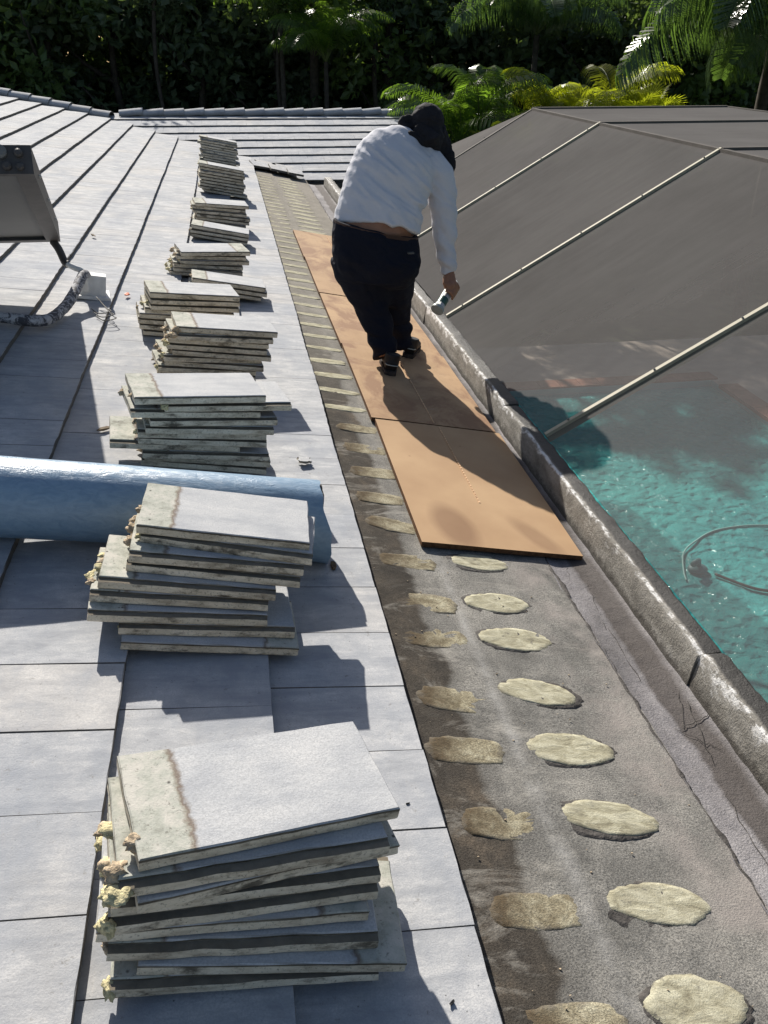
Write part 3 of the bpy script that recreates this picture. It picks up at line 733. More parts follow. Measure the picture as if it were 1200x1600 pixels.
add('felt_lip', torn_strip('felt_lip', 0.772, -0.062, 0.011, 'bitumen', 0.4, 13.0, 0.012, 3, 0.013), roofM(0, 0, 0), main_roof)
# cracks and blisters in the trough coat
for k, (cy, cx, L, a) in enumerate(((1.72, 0.895, 0.30, 1.2), (1.75, 0.90, 0.26, 0.2), (1.68, 0.87, 0.22, -0.5), (1.80, 0.88, 0.2, 0.9), (2.35, 0.83, 0.25, 1.3), (2.1, 0.82, 0.3, 1.5), (1.3, 0.83, 0.35, 1.45), (2.55, 0.80, 0.2, 1.2))):
    pts = []
    for i in range(9):
        t = i/8-0.5; pts.append((cx+cos(a)*t*L*0.5+0.012*noise.noise(V((i*.8, k, 0))), cy+sin(a)*t*L+0.02*noise.noise(V((i*.7, k, 5))), -0.219))
    b = MB(); b.tube(pts, [0.0006]+[random.uniform(.0007, .0015) for _ in range(7)]+[0.0006], 5); add('coating_crack', b.mesh('coating_crack', 'bitumen', True), parent=gutter)

# outer curb of the gutter, cast in lengths
def curb(y0, y1, dx, dz, seed):
    prof = [(0.952, -0.235), (0.955, -0.20), (0.962, -0.14), (0.968, -0.098), (0.972, -0.090), (0.980, -0.087), (1.04, -0.087), (1.050, -0.092), (1.052, -0.13), (1.056, -0.34)]
    ys = []; y = y0
    while y < y1-0.01: ys.append(y); y += 0.025 if y0 < 5.8 else 0.1
    ys.append(y1); vs = []; fs = []; n = len(prof)
    for y in ys:
        e = min(y-y0, y1-y); r = 0.006*max(0, 1-e/0.02)
        for i, (x, z) in enumerate(prof):
            h = 0.005*noise.noise(V((x*20+seed, y*7, z*20)))+0.003*noise.noise(V((x*30, y*31, z*30+seed)))
            vs.append((x+dx+h, y, z+dz+h-(r if 2 < i < 9 else 0)))
    for j in range(len(ys)-1):
        for i in range(n-1): a = j*n+i; fs.append((a, a+1, a+n+1, a+n))
    fs.append(tuple(range(n-1, -1, -1))); fs.append(tuple((len(ys)-1)*n+i for i in range(n)))
    me = mesh_of('gutter_curb', vs, fs, 'curb_concrete', True); smooth_angle(me, radians(28)); return me
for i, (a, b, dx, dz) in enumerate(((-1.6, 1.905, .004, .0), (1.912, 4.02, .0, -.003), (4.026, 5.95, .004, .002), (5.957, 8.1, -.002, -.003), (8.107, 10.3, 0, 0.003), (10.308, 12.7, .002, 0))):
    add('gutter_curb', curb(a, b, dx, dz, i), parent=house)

# foam patches left on the felt (two per lifted tile)
def patch_mesh(L, W, seed, square=False):
    rnd = random.Random(seed); N = 40; vs = [V((0, 0, 0.0030))]; fs = []
    for ring, (f, h) in enumerate(((0.45, 0.0030), (0.8, 0.0028), (0.95, 0.0024), (1.0, -0.004))):
        for k in range(N):
            a = 2*pi*k/N; c, s = cos(a), sin(a)
            if square:
                q = max(abs(c), abs(s)); rr = (1/q)*0.45+0.55*1.0
            else: rr = 1.0
            w = 1+0.14*noise.noise(V((c*1.3, s*1.3, seed)))+0.06*noise.noise(V((c*4, s*4, seed+3)))+0.08*noise.noise(V((c*11, s*11, seed+5)))*(f > .9)
            vs.append(V((c*L/2*f*rr*w, s*W/2*f*rr*w, h+0.0018*noise.noise(V((c*4*f, s*4*f, seed+8)))+.0012*noise.noise(V((c*9*f, s*9*f, seed+2))))))
    for k in range(N): fs.append((0, 1+k, 1+(k+1) % N))
    for r in range(3):
        for k in range(N): a = 1+r*N+k; b = 1+r*N+(k+1) % N; fs.append((a, a+N, b+N, b))
    return mesh_of('foam_patch', vs, fs, 'stained_patch' if square else 'foam_patch', True)
OV = [patch_mesh(0.262, 0.124, i) for i in range(6)]; SQ = [patch_mesh(0.218, 0.11, 20+i, True) for i in range(5)]
rim = patch_mesh(0.276, 0.136, 50); rim.materials.clear(); rim.materials.append(MAT['bitumen'])
SQF = []
for i in range(4):
    q = patch_mesh(0.24, 0.10, 40+i, True); q.materials.clear(); q.materials.append(MAT['foam_patch']); SQF.append(q)
oy = [0.62, 0.901, 1.141, 1.39, 1.633, 1.874, 2.142, 2.352, 2.621]
y = 2.87
while y < 13.0: oy.append(y); y += 0.248
for i, y in enumerate(oy):
    if y < 2.7 or y > 8.5:
        sx = 1.0+random.uniform(-.08, .1) if y < 3 else 1.15
        rzz = random.gauss(-0.06, .06)
        add('foam_patch', random.choice(OV), roofM(0.462+random.gauss(0, .012), y, -0.0625, rzz) @ Matrix.Diagonal((sx, random.uniform(.9, 1.08), 1, 1)), main_roof)
        if y < 2.7: add('foam_rim', rim, roofM(0.464, y-0.003, -0.0638, rzz+.04) @ Matrix.Diagonal((sx, 1, 0.9, 1)), main_roof)
    if y < 3.9:
        add('foam_patch', random.choice(SQ), roofM(0.172+random.gauss(0, .010), y-0.02+random.gauss(0, .01), -0.0632, random.gauss(-.08, .08)) @ Matrix.Diagonal((1.05, random.uniform(.85, 1.05), 0.8, 1)), main_roof)
    else:
        add('foam_patch', random.choice(SQF), roofM(0.135+random.gauss(0, .008), y-0.02, -0.0625, random.gauss(-.06, .05)) @ Matrix.Diagonal((1.0, random.uniform(.62, .95), 0.9, 1)), main_roof)
# small crumbs on the felt
b = MB()
for i in range(60):
    s = random.uniform(.03, .74); y = random.uniform(.45, 2.68) if i < 170 else random.uniform(2.7, 7); r = random.choice((.001, .0015, .002, .0025))
    if y > 2.7 and s > 0.22: s = random.uniform(.03, .22)
    b.ball(roofp(s, y, -0.059), (r*1.3, r, r*.8), 6, 4)
tag(add('crumbs', b.mesh('crumbs', 'foam_old'), parent=main_roof), kind='stuff')
# cut valley tiles at the far end of the stripped strip
for k, (s, y, rzz, sc) in enumerate(((0.10, 13.55, 0.5, 1.0), (0.36, 13.40, 0.42, 1.0), (0.60, 13.22, 0.38, .9), (0.20, 13.75, 0.55, 1.0), (0.48, 13.6, 0.45, 1.0))):
    add('valley_tile', random.choice(FT), roofM(s, y, 0.012+0.012*(k % 3), rzz+1.2, 0.03*(k % 2), -0.03) @ Matrix.Diagonal((sc, sc, 1, 1)), main_roof)
b = MB(); b.box((0.70, 9.9, -0.23), (0.96, 10.0, -0.12)); 

# ------------------------------------------------------------------ screen enclosure
cage = empty('pool_enclosure', (5.0, 6.0, GZ))
tag(cage, 'charcoal screen pool enclosure with cream beams rising from the gutter edge', 'pool enclosure')
EA, EB = V((1.055, 0, -0.095)), V((2.9, 0, 0.97)); YB = [-0.6, 1.53, 3.6, 5.67, 7.75, 9.6]; XT = 5.15
def quad(name, a, b, c, d, mat, nx=14, ny=14, sag=0.012):
    vs = []; fs = []
    for j in range(ny+1):
        for i in range(nx+1):
            u, v = i/nx, j/ny
            p = (V(a)*(1-u)+V(b)*u)*(1-v)+(V(d)*(1-u)+V(c)*u)*v
            nn = (V(b)-V(a)).cross(V(d)-V(a)).normalized()
            if nn.z < 0: nn = -nn
            p = p-nn*sag*(4*u*(1-u))*(4*v*(1-v))
            vs.append(p)
    for j in range(ny):
        for i in range(nx): q = j*(nx+1)+i; fs.append((q, q+1, q+nx+2, q+nx+1))
    return mesh_of(name, vs, fs, mat, True)
at = lambda p, y: V((p.x, y, p.z))
for i in range(5):
    y0, y1 = YB[i], YB[i+1]
    add('screen_panel', quad('screen_panel', at(EA, y0), at(EB, y0), at(EB, y1), at(EA, y1), 'insect_screen'), parent=cage)
    T0, T1 = V((XT, y0, 0.985)), V((XT, y1, 0.985))
    add('screen_panel', quad('screen_panel', at(EB, y0), T0, T1, at(EB, y1), 'insect_screen'), parent=cage)
    E0, E1 = V((8.2, y0, -0.5)), V((8.2, y1, -0.5))
    add('screen_panel', quad('screen_panel', T0, E0, E1, T1, 'insect_screen'), parent=cage)
add('screen_panel', quad('screen_panel', at(EA, 9.6), at(EB, 9.6), V((2.62, 12.2, 0.35)), V((1.06, 12.3, -0.22)), 'insect_screen'), parent=cage)
def beam(name, a, b, w, h, mat='aluminium_cream'):
    a, b = V(a), V(b); t = (b-a).normalized(); s = t.cross(V((0, 0, 1))).normalized(); n = s.cross(t); mb = MB()
    mb.box((0, -w/2, -h*0.8), ((b-a).length, w/2, h*0.2), frame(t, s, n, a)); return add(name, mb.mesh(name, mat), parent=cage)
for i, y in enumerate(YB):
    o = V((0, 0, 0.008)); bm_ = beam('roof_beam', at(EA, y)+o, at(EB, y)+o, 0.024, 0.05) if y < 9 else beam('roof_beam', at(EA, y), at(EB, y), 0.03, 0.04, 'fascia_dark')
    for t in (0.06, 0.28, 0.5, 0.72, 0.94):
        p = at(EA, y).lerp(at(EB, y), t)+V((-.005, 0, 0.0215)); m = MB(); m.ball(p, (.007, .007, .004), 8, 4); add('screw', m.mesh('screw', 'screw'), parent=bm_)
    beam('roof_beam', at(EB, y)+o*.2, V((XT, y, 0.985)), 0.05, 0.08, 'fascia_dark')
    beam('roof_beam', V((XT, y, 0.985)), V((8.2, y, -0.5)), 0.05, 0.05)
    beam('post', V((8.2, y, GZ)), V((8.2, y+0.001, -0.5)), 0.06, 0.06)
beam('purlin', at(EB, -0.6), at(EB, 9.6), 0.04, 0.05, 'fascia_dark'); beam('purlin', V((XT, -.6, .985)), V((XT, 9.6, .985)), 0.04, 0.05, 'fascia_dark')
beam('purlin', V((8.2, -.6, -.5)), V((8.2, 9.6, -.5)), 0.05, 0.05)
for x in (8.2,): beam('post', V((x, 9.62, GZ)), V((x, 9.621, 0.9 if x < 6 else -0.1)), 0.05, 0.05)

# ------------------------------------------------------------------ boards
def board(name, L, W, T, seam, mat):
    mb = MB(); hx, hy = W/2, L/2; n = 12; vs = []; fs = []
    for j in range(n+1):
        for i in range(n+1):
            x, y = -hx+W*i/n, -hy+L*j/n
            vs.append((x, y, T+0.003*noise.noise(V((x*2, y*2, hash(name) % 7)))))
    b0 = len(vs)
    for j in range(n):
        for i in range(n): a = j*(n+1)+i; fs.append((a, a+1, a+n+2, a+n+1))
    mi = [0]*len(fs)
    per = [i for i in range(n+1)]+[(n+1)*(j+1)+n for j in range(n)]+[(n+1)*n+n-1-i for i in range(n)]+[(n+1)*(n-1-j) for j in range(n-1)]
    N = len(per)
    for p in per: vs.append((vs[p][0]+random.uniform(-.0012, .0012), vs[p][1]+random.uniform(-.0012, .0012), 0))
    for k in range(N): fs.append((per[k], b0+k, b0+(k+1) % N, per[(k+1) % N])); mi.append(1)
    fs.append(tuple(b0+k for k in range(N-1, -1, -1))); mi.append(1)
    me = mesh_of(name, vs, fs, [mat, 'board_edge'], False, mi); return me
BL = ['brown kraft faced board lying nearest the camera, with a dark wet mark', 'brown board under the standing man, in his shadow', 'brown board just beyond the man\'s feet',
      'brown board second beyond the man, behind his legs', 'dusty brown board at the far end of the row']
simple('board_crease', (0.60, 0.40, 0.24), 0.8, 0.2, 0.35, 60)
simple('board_hole', (0.16, 0.075, 0.035), 0.9, 0.1)
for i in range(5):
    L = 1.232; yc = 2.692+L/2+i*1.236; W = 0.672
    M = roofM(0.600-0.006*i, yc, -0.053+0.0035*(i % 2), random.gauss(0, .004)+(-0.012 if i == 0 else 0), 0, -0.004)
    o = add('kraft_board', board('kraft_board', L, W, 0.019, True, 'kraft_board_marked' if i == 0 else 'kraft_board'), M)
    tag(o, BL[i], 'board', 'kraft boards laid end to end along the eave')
    cr = MB()
    for k in range(46):
        y = -L/2+0.02+k*(L-0.04)/46
        if i == 0 and y < -0.25: continue
        cr.box((-0.003+random.uniform(-.001, .001), y, 0.0185), (0.0035, y+0.019, 0.0226+0.003*0))
    add('crease', cr.mesh('crease', 'board_crease'), M, o)
# ------------------------------------------------------------------ loose tiles in stacks
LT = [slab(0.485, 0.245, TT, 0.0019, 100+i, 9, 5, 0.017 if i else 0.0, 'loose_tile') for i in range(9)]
def lump(seed, r):
    bm = bmesh.new(); bmesh.ops.create_icosphere(bm, subdivisions=3, radius=r)
    for v in bm.verts:
        d = v.co.normalized(); v.co = v.co*(1+0.6*noise.noise(d*1.6+V((seed*3, 0, 0)))+0.35*noise.noise(d*3.6+V((0, seed, 0)))+0.22*noise.noise(d*9+V((0, seed, 5))))
        v.co.z *= 0.75
    me = bpy.data.meshes.new('foam_lump'); bm.to_mesh(me); bm.free()
    me.polygons.foreach_set('use_smooth', [True]*len(me.polygons)); return me
LUMP = [lump(i, 0.02) for i in range(6)]
for i, l in enumerate(LUMP): l.materials.append(MAT['foam' if i % 2 else 'foam_old'])
ORD = ['', 'second', 'third', 'fourth', 'fifth', 'sixth', 'seventh', 'eighth', 'ninth', 'tenth', 'eleventh', 'twelfth', 'thirteenth', 'fourteenth']
def stack(where, n, base, top, rz0, rz1, jit, h, lumps=0, flip_top=False, tilt=0.0, over=None, seed=0, toptilt=(0, 0)):
    """base/top: (s, y) of the centre at the bottom and top of the pile; angles in degrees; over: {index from bottom: (ds, dy, drot)}"""
    rnd = random.Random(seed); step = h/n
    for i in range(n):
        t = i/max(1, n-1); last = i == n-1
        s = base[0]+(top[0]-base[0])*t; y = base[1]+(top[1]-base[1])*t; rz = rz0+(rz1-rz0)*t
        if not last: s += rnd.gauss(0, jit); y += rnd.gauss(0, jit*.4); rz += rnd.gauss(0, 2.2)
        if over and i in over: s += over[i][0]; y += over[i][1]; rz += over[i][2]
        flip = (rnd.random() < 0.16) if not last else flip_top
        wob = 0.010
        M = roofM(s, y, step*(i+1)-0.001*rnd.random(), radians(rz)+(pi if flip else 0), rnd.gauss(0, .009)+(toptilt[0] if last else 0)*(1), (radians(-tilt)*(-1 if flip else 1))*(.3+.7*t)+rnd.gauss(0, .005)+(toptilt[1] if last else 0))
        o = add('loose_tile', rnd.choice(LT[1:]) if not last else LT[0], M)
        k = n-i-1
        pos = 'topmost tile of' if k == 0 else 'bottom tile of' if i == 0 else ORD[k]+' tile from the top of'
        desc = 'grey roof tile, ' if k else 'painted roof tile, '
        tag(o, desc+pos+' '+where, 'roof tile', 'tiles in '+where)
        nl = (3 if (lumps > 1 and 0 < k < 6) else 1 if rnd.random() < min(1, lumps*0.6) else 0)
        for q in range(nl):
            e = -1 if not flip else 1
            P = M @ Matrix.Translation((e*(-1)*-0.0+(-0.242*(1 if not flip else -1)), rnd.uniform(-.115, .10) if q > 1 or (q and lumps < 2) else (rnd.uniform(-.12, .10) if lumps < 2 else rnd.uniform(-.125, -.07)), -TT*0.5+rnd.uniform(-.006, .01))) @ Matrix.Rotation(rnd.random()*6, 4, 'Z') @ Matrix.Scale(1.15 if lumps > 1 else 1.0, 4) @ Matrix.Diagonal((rnd.uniform(.45, 1.0), rnd.uniform(.45, .95), rnd.uniform(.4, .8), 1))
            add('foam_lump', rnd.choice(LUMP), P, o)
stack('the nearest stack, in front', 9, (-.450, 1.06), (-.470, 1.165), -1, 14, .014, .285, 2, seed=11, over={1: (.02, 0, 0), 2: (.0, 0, 0), 3: (-.025, 0, 0), 4: (-.02, 0, 0), 6: (-.01, -.008, 5), 7: (-.008, -.022, 0)})
stack('the stack before the blue roll', 9, (-.53, 2.03), (-.520, 2.215), 2, -3, .02, .285, 1.2, seed=12, over={1: (-.06, 0, 0), 2: (-.10, 0, 0), 3: (-.10, .0, 2), 4: (-.09, 0, 0), 0: (.02, 0, 0), 7: (.02, .0, 0)}, toptilt=(0.03, 0.0))
stack('the first stack beyond the blue roll', 11, (-.57, 3.17), (-.635, 3.11), 3, 13, .02, .335, .8, seed=13, over={3: (-.10, 0, 3), 2: (-.03, 0, 2), 9: (.10, .02, 0)}, tilt=3)
stack('the second stack beyond the blue roll', 9, (-.56, 4.22), (-.555, 4.15), 9, 9, .022, .29, 1.6, seed=14, over={0: (-.05, 0, 0), 3: (-.05, 0, 4), 8: (.04, 0, 0)}, tilt=2)
stack('the third stack beyond the blue roll', 8, (-.70, 4.83), (-.685, 4.80), 8, 12, .018, .265, .7, seed=15, tilt=3)
stack('the low stack behind the third stack', 3, (-.46, 5.86), (-.455, 5.85), 3, 3, .016, .10, .4, seed=16)
stack('the level stack with reversed top', 6, (-.60, 6.30), (-.575, 6.24), 8, 14, .016, .205, 1.2, True, 6, seed=17)
stack('the short stack mid row', 3, (-.52, 7.62), (-.50, 7.62), -4, -2, .03, .105, .8, seed=18)
stack('the stack before the farthest two', 6, (-.49, 8.33), (-.51, 8.3), 4, 8, .018, .20, .8, tilt=4, seed=19)
stack('the second farthest stack', 9, (-.46, 10.2), (-.51, 10.1), 2, 3, .02, .30, .7, seed=20)
stack('the farthest stack by the wing', 11, (-.49, 12.5), (-.54, 12.6), 2, 3, .02, .335, .7, seed=21)
# broken pieces of tile
def shard(s, y, rz, L, W, seed, label):
    me = slab(L, W, 0.012, 0.012, seed, 4, 3, 0, 'loose_tile'); o = add('tile_shard', me, roofM(s, y, 0.013, rz, 0.03, 0.02)); tag(o, label, 'tile shard')
shard(-.155, 3.24, 0.3, .06, .045, 301, 'small broken piece of tile lying beyond the end of the blue roll')

# ------------------------------------------------------------------ blue roll of membrane
roll = empty('membrane_roll', roofp(-0.7, 2.5, 0))
tag(roll, 'fat roll of blue film faced roofing membrane lying across the tiles', 'membrane roll')
def roll_mesh():
    A = (-1.75, 2.452, 0.128); B = (-0.185, 2.525, 0.128); vs = []; fs = []; n = 48; m = 60; R = 0.1265
    for i in range(m+1):
        t = i/m
        for k in range(n):
            a = 2*pi*k/n
            r = R*(1+0.012*noise.noise(V((t*6, cos(a)*1.2, sin(a)*1.2)))+0.006*noise.noise(V((t*22, cos(a)*4, sin(a)*4))))
            if t > .7: r *= 1+.25*max(0, cos(a+2.3))*((t-.7)/.3)**2
            sag = -0.004*max(0, -sin(a))
            ext = (0.035*max(0.0, cos(a+2.3))-0.02*max(0, sin(a)))*max(0, (t-0.9)/0.1)
            sx = A[0]+(B[0]-A[0])*t+ext+0.006*noise.noise(V((cos(a)*3, sin(a)*3, 9)))*(t > .97)
            vs.append((sx, A[1]+(B[1]-A[1])*t+cos(a)*r, A[2]+sin(a)*r*0.985+sag))
    for i in range(m):
        for k in range(n): fs.append((i*n+k, i*n+(k+1) % n, (i+1)*n+(k+1) % n, (i+1)*n+k))
    fs = [tuple(reversed(f)) for f in fs]
    return mesh_of('film', vs, fs, 'blue_film', True)
add('film', roll_mesh(), roofM(0, 0, 0), roll)
def coil():
    vs = []; fs = []; turns = 9; n = 26*turns
    for i in range(n):
        a = 2*pi*i/26; r = 0.03+(0.122-0.03)*i/n
        for x in (-1.6, -0.192-0.002*(i % 3)): vs.append((x, 2.523+cos(a)*r-(0.068 if x < -1 else 0), 0.128+sin(a)*r*.98))
    for i in range(n-1): fs.append((2*i, 2*i+1, 2*i+3, 2*i+2))
    return mesh_of('wound_sheet', vs, fs, 'bitumen', True)
add('wound_sheet', coil(), roofM(0, 0, 0), roll)
# ------------------------------------------------------------------ collector panel on its pole, pipe and roof flashing
panel = empty('collector_panel', (-1.5, 4.7, 0.45))
tag(panel, 'thick grey framed flat panel tilted over the roof, seen from its shaded back', 'panel')
P0 = V((-1.18, 4.0, 1.2)); P1 = V((-1.378, 5.38, 0.655)); d = (P1-P0).normalized(); w = V((-1, -0.14, 0.03)); w = (w-d*w.dot(d)).normalized(); nrm_ = w.cross(d)
if nrm_.z < 0: nrm_ = -nrm_
LP, WP, TP = (P1-P0).length, 1.15, 0.115
PM = frame(w, d, nrm_ if w.cross(d).dot(nrm_) > 0 else nrm_, P0)
mb = MB()
for lo, hi in (((0, 0, -TP), (0.035, LP, 0)), ((WP-0.035, 0, -TP), (WP, LP, 0)), ((0.035, 0, -TP), (WP-0.035, 0.035, 0)), ((0.035, LP-0.035, -TP), (WP-0.035, LP, 0))): mb.box(lo, hi, PM)
for lo, hi in (((0.035, 0.035, -TP), (0.075, LP-0.035, -TP+0.006)), ((WP-0.075, 0.035, -TP), (WP-0.035, LP-.035, -TP+0.006)), ((0.075, LP-0.06, -TP), (WP-.075, LP-0.035, -TP+.006))): mb.box(lo, hi, PM)
add('frame', mb.mesh('frame', 'panel_frame'), parent=panel)
mb = MB(); mb.box((0.035, 0.035, -TP+0.022), (WP-0.035, LP-0.035, -TP+0.028), PM); add('back_sheet', mb.mesh('back_sheet', 'panel_back'), parent=panel)
mb = MB(); mb.box((0.035, 0.035, -0.014), (WP-0.035, LP-0.035, -0.006), PM); add('glass', mb.mesh('glass', 'panel_glass'), parent=panel)
for (a, c_, r, mat) in ((0.12, -0.03, 0.027, 'panel_back'), (0.05, -0.035, 0.017, 'panel_frame'), (0.10, -0.085, 0.018, 'panel_frame'), (0.05, -0.088, 0.015, 'panel_frame')):
    mb = MB(); p = PM @ V((a, 0, c_)); mb.tube([p, p-d*0.022, p-d*0.028], [r, r, r*.6], 14); add('pipe_fitting', mb.mesh('pipe_fitting', mat, False), parent=panel)
for (a, b_) in ((0.04, LP*.2), (0.04, LP*.5), (0.04, LP*.8)):
    mb = MB(); mb.ball(PM @ V((-0.002, b_, -0.05)), 0.009, 8, 5); add('bolt', mb.mesh('bolt', 'pipe_fitting'), parent=panel)
mast = empty('pole_mount', roofp(-1.30, 5.29, 0))
tag(mast, 'bent grey mounting pole rising from a white flashing box to the panel', 'pole mount')
low = PM @ V((0.04, LP-0.02, -TP))
mb = MB(); mb.tube(catmull([low, low+V((0.03, -.03, -0.04)), V((-1.355, 5.245, 0.455)), V((-1.335, 5.225, 0.44))], 5), [0.022]*16, 10); add('arm_sleeve', mb.mesh('arm_sleeve', 'panel_frame', True), parent=mast)
mb = MB(); mb.tube(catmull([(-1.345, 5.23, 0.445), (-1.30, 5.21, 0.425), (-1.265, 5.215, 0.405), (-1.255, 5.235, 0.36), (-1.255, 5.25, 0.28)], 6), 0.017, 10); add('pole', mb.mesh('pole', 'flashing_paint', True), parent=mast)
mb = MB(); vs = []
for (hs, hy, n, ds) in ((0.105, 0.095, -0.004, 0), (0.100, 0.09, 0.012, 0), (0.075, 0.062, 0.012, 0.0), (0.052, 0.038, 0.125, 0.02)):
    for sx, sy in ((-1, -1), (1, -1), (1, 1), (-1, 1)): vs.append((ds+sx*hs, sy*hy, n))
fs = [(12, 13, 14, 15)]
for r in range(3):
    for k in range(4): fs.append((r*4+k, r*4+(k+1) % 4, (r+1)*4+(k+1) % 4, (r+1)*4+k))
add('flashing_box', mesh_of('flashing_box', vs, fs, 'flashing_paint'), roofM(-1.265, 5.33, 0.0, 0.15), mast)
pipe = MB(); pp = catmull([(-2.4, 4.62, 0.50), (-2.0, 4.56, 0.425), (-1.60, 4.53, 0.345), (-1.39, 4.57, 0.302), (-1.32, 4.80, 0.300), (-1.285, 5.03, 0.335), (-1.255, 5.20, 0.385), (-1.248, 5.30, 0.36)], 8)
pipe.tube(pp, [0.029+0.003*noise.noise(V((i*.6, 0, 0))) for i in range(len(pp)-8)]+[0.026-0.001*i for i in range(8)], 14)
tag(add('insulated_pipe', pipe.mesh('insulated_pipe', 'flaking_pipe', True)), 'black pipe with flaking white paint running along the tiles below the panel', 'pipe')
mb = MB()
for k in range(3):
    c0 = roofp(-1.18+0.02*k, 5.02-0.06*k, 0.01); mb.tube(catmull([roofp(-1.22, 5.12, .05), c0+V((0.03, 0.02, 0)), c0+V((0.06, -0.05, 0)), c0+V((0.0, -.09, 0)), c0+V((-.05, -.02, 0.01))], 6), 0.0028, 6)
add('cable', mb.mesh('cable', 'wire_black', True), parent=mast)

# ------------------------------------------------------------------ small litter on the tiles
def litter(name, s, y, size, mat, label, cat, seed):
    rnd = random.Random(seed); vs = []; N = 7
    for lev in (0.0, 0.006):
        for k in range(N):
            a = 2*pi*k/N; r = size*rnd.uniform(.6, 1.1); vs.append((cos(a)*r*1.8, sin(a)*r*.7, lev+rnd.uniform(0, .004)))
    fs = [tuple(range(N-1, -1, -1)), tuple(range(N, 2*N))]+[(k, (k+1) % N, N+(k+1) % N, N+k) for k in range(N)]
    tag(add(name, mesh_of(name, vs, fs, mat), roofM(s, y, -0.009, rnd.random()*3)), label, cat)
litter('plastic_scrap', -1.075, 5.47, 0.022, 'scrap_red', 'orange red scrap of plastic on the tiles right of the pole mount', 'scrap', 1)
litter('dry_leaf', -0.985, 3.37, 0.02, 'dry_leaf', 'single dry brown leaf on the tiles in the panel\'s shadow', 'leaf', 2)
litter('dry_leaf', -1.46, 7.0, 0.02, 'dry_leaf', 'dry leaf beside a course line beyond the pole mount', 'leaf', 3)
litter('dry_leaf', -0.128, 2.43, 0.016, 'dry_leaf', 'curled dry leaf by the right end of the blue roll', 'leaf', 4)
litter('stone_chip', -0.80, 6.75, 0.007, 'wire_black', 'dark chip on the rusty stain left of the stacks', 'chip', 5)
litter('stone_chip', -0.075, 1.38, 0.0032, 'wire_black', 'tiny dark chip on the edge tile right of the nearest stack', 'chip', 6)
litter('stone_chip', -0.085, 0.90, 0.0045, 'wire_black', 'dark chip on the edge tile at the bottom of the picture', 'chip', 7)
# ------------------------------------------------------------------ the man
def remeshed(name, mb, voxel, mats, smooth_it=6, disp=None):
    me = mb.mesh(name+'_src', mats if isinstance(mats, list) else [mats]); o = bpy.data.objects.new(name+'_src', me); COL.objects.link(o)
    m = o.modifiers.new('r', 'REMESH'); m.mode = 'VOXEL'; m.voxel_size = voxel
    sm = o.modifiers.new('s', 'SMOOTH'); sm.factor = 0.5; sm.iterations = smooth_it
    dg = bpy.context.evaluated_depsgraph_get(); out = bpy.data.meshes.new_from_object(o.evaluated_get(dg))
    bpy.data.objects.remove(o); out.name = name
    if disp:
        nn = [v.normal.copy() for v in out.vertices]
        for v, q in zip(out.vertices, nn): v.co = v.co+q*disp(v.co)
    out.polygons.foreach_set('use_smooth', [True]*len(out.polygons)); out.update(); return out
def groundz(x, n=-0.033): return (n-x*SA)/CA
XH = V((0.96, -0.12, -0.22)).normalized()       # across the shoulders / hips
# torso centre line with half widths (across, front-back)
TOR = [((0.424, 4.868, 0.662), (0.247, 0.168)), ((0.432, 4.883, 0.703), (0.244, 0.167)), ((0.464, 4.916, 0.81), (0.242, 0.163)), ((0.509, 4.954, 0.916), (0.244, 0.161)), ((0.554, 4.988, 1.004), (0.237, 0.15)), ((0.591, 5.015, 1.066), (0.197, 0.125)), ((0.62, 5.032, 1.097), (0.124, 0.096)), ((0.646, 5.044, 1.113), (0.078, 0.081))]
ARM_R = [((0.726, 4.998, 1.006), 0.092), ((0.79, 4.977, 0.93), 0.095), ((0.82, 4.96, 0.81), 0.086), ((0.83, 4.948, 0.67), 0.076), ((0.845, 4.937, 0.54), 0.063), ((0.865, 4.927, 0.419), 0.049), ((0.869, 4.925, 0.393), 0.047)]
ARM_L = [((0.41, 5.009, 1.031), 0.092), ((0.385, 5.04, 0.967), 0.086), ((0.40, 5.08, 0.859), 0.074), ((0.425, 5.10, 0.75), 0.066), ((0.45, 5.073, 0.63), 0.057), ((0.462, 5.04, 0.508), 0.048)]
LEG_L = [((.29, 4.865, .53), .138), ((.335, 4.885, .38), .130), ((.392, 4.90, .24), .106), ((.432, 4.86, .12), .087), ((.452, 4.80, .03), .078), ((.464, 4.765, -.045), .078)]
LEG_R = [((.535, 4.90, .51), .136), ((.545, 4.95, .36), .124), ((.562, 5.02, .22), .102), ((.585, 5.06, .10), .086), ((.605, 5.08, .0), .077), ((.618, 5.09, -.075), .076)]
def limb(mb, L, k=1.0, add_=0.0, n=16): mb.tube([V(p) for p, r in L], [r*k+add_ for p, r in L], n, V((0, 1, 0)))
def torso(mb, k=1.0, add_=0.0, L=TOR): mb.tube([V(p) for p, r in L], [(r[0]*k+add_, r[1]*k+add_) for p, r in L], 24, V((-0.22, -0.88, 0.40)))

HC = V((.742, 5.085, 1.150)); HF = V((.22, .72, -.66)).normalized(); HU = V((.25, .58, .72)); HU = (HU-HF*HU.dot(HF)).normalized(); HX = HF.cross(HU)
HM = frame(HX, HF, HU, HC)
body = MB()
torso(body, 0.86, -.012); limb(body, ARM_R, 0.62); limb(body, ARM_L, 0.62); limb(body, LEG_L, 0.66); limb(body, LEG_R, 0.66)
for p, r in ((TOR[0][0], .2), ((.42, 4.87, .55), .2)): body.ball(p, (.215, .15, .15))
body.ball((.42, 4.87, .58), (.235, .158, .14))
body.tube([(.62, 5.03, 1.08), HC-HF*0.02-HU*0.06], [.062, .058], 14)          # neck
body.ball((0, 0, 0), (.078, .098, .112), 16, 12, HM); body.ball((0, .03, -.07), (.058, .065, .055), 14, 8, HM)
for sx in (-1, 1): body.ball((sx*.079, -.01, -.01), (.012, .022, .032), 8, 6, HM)
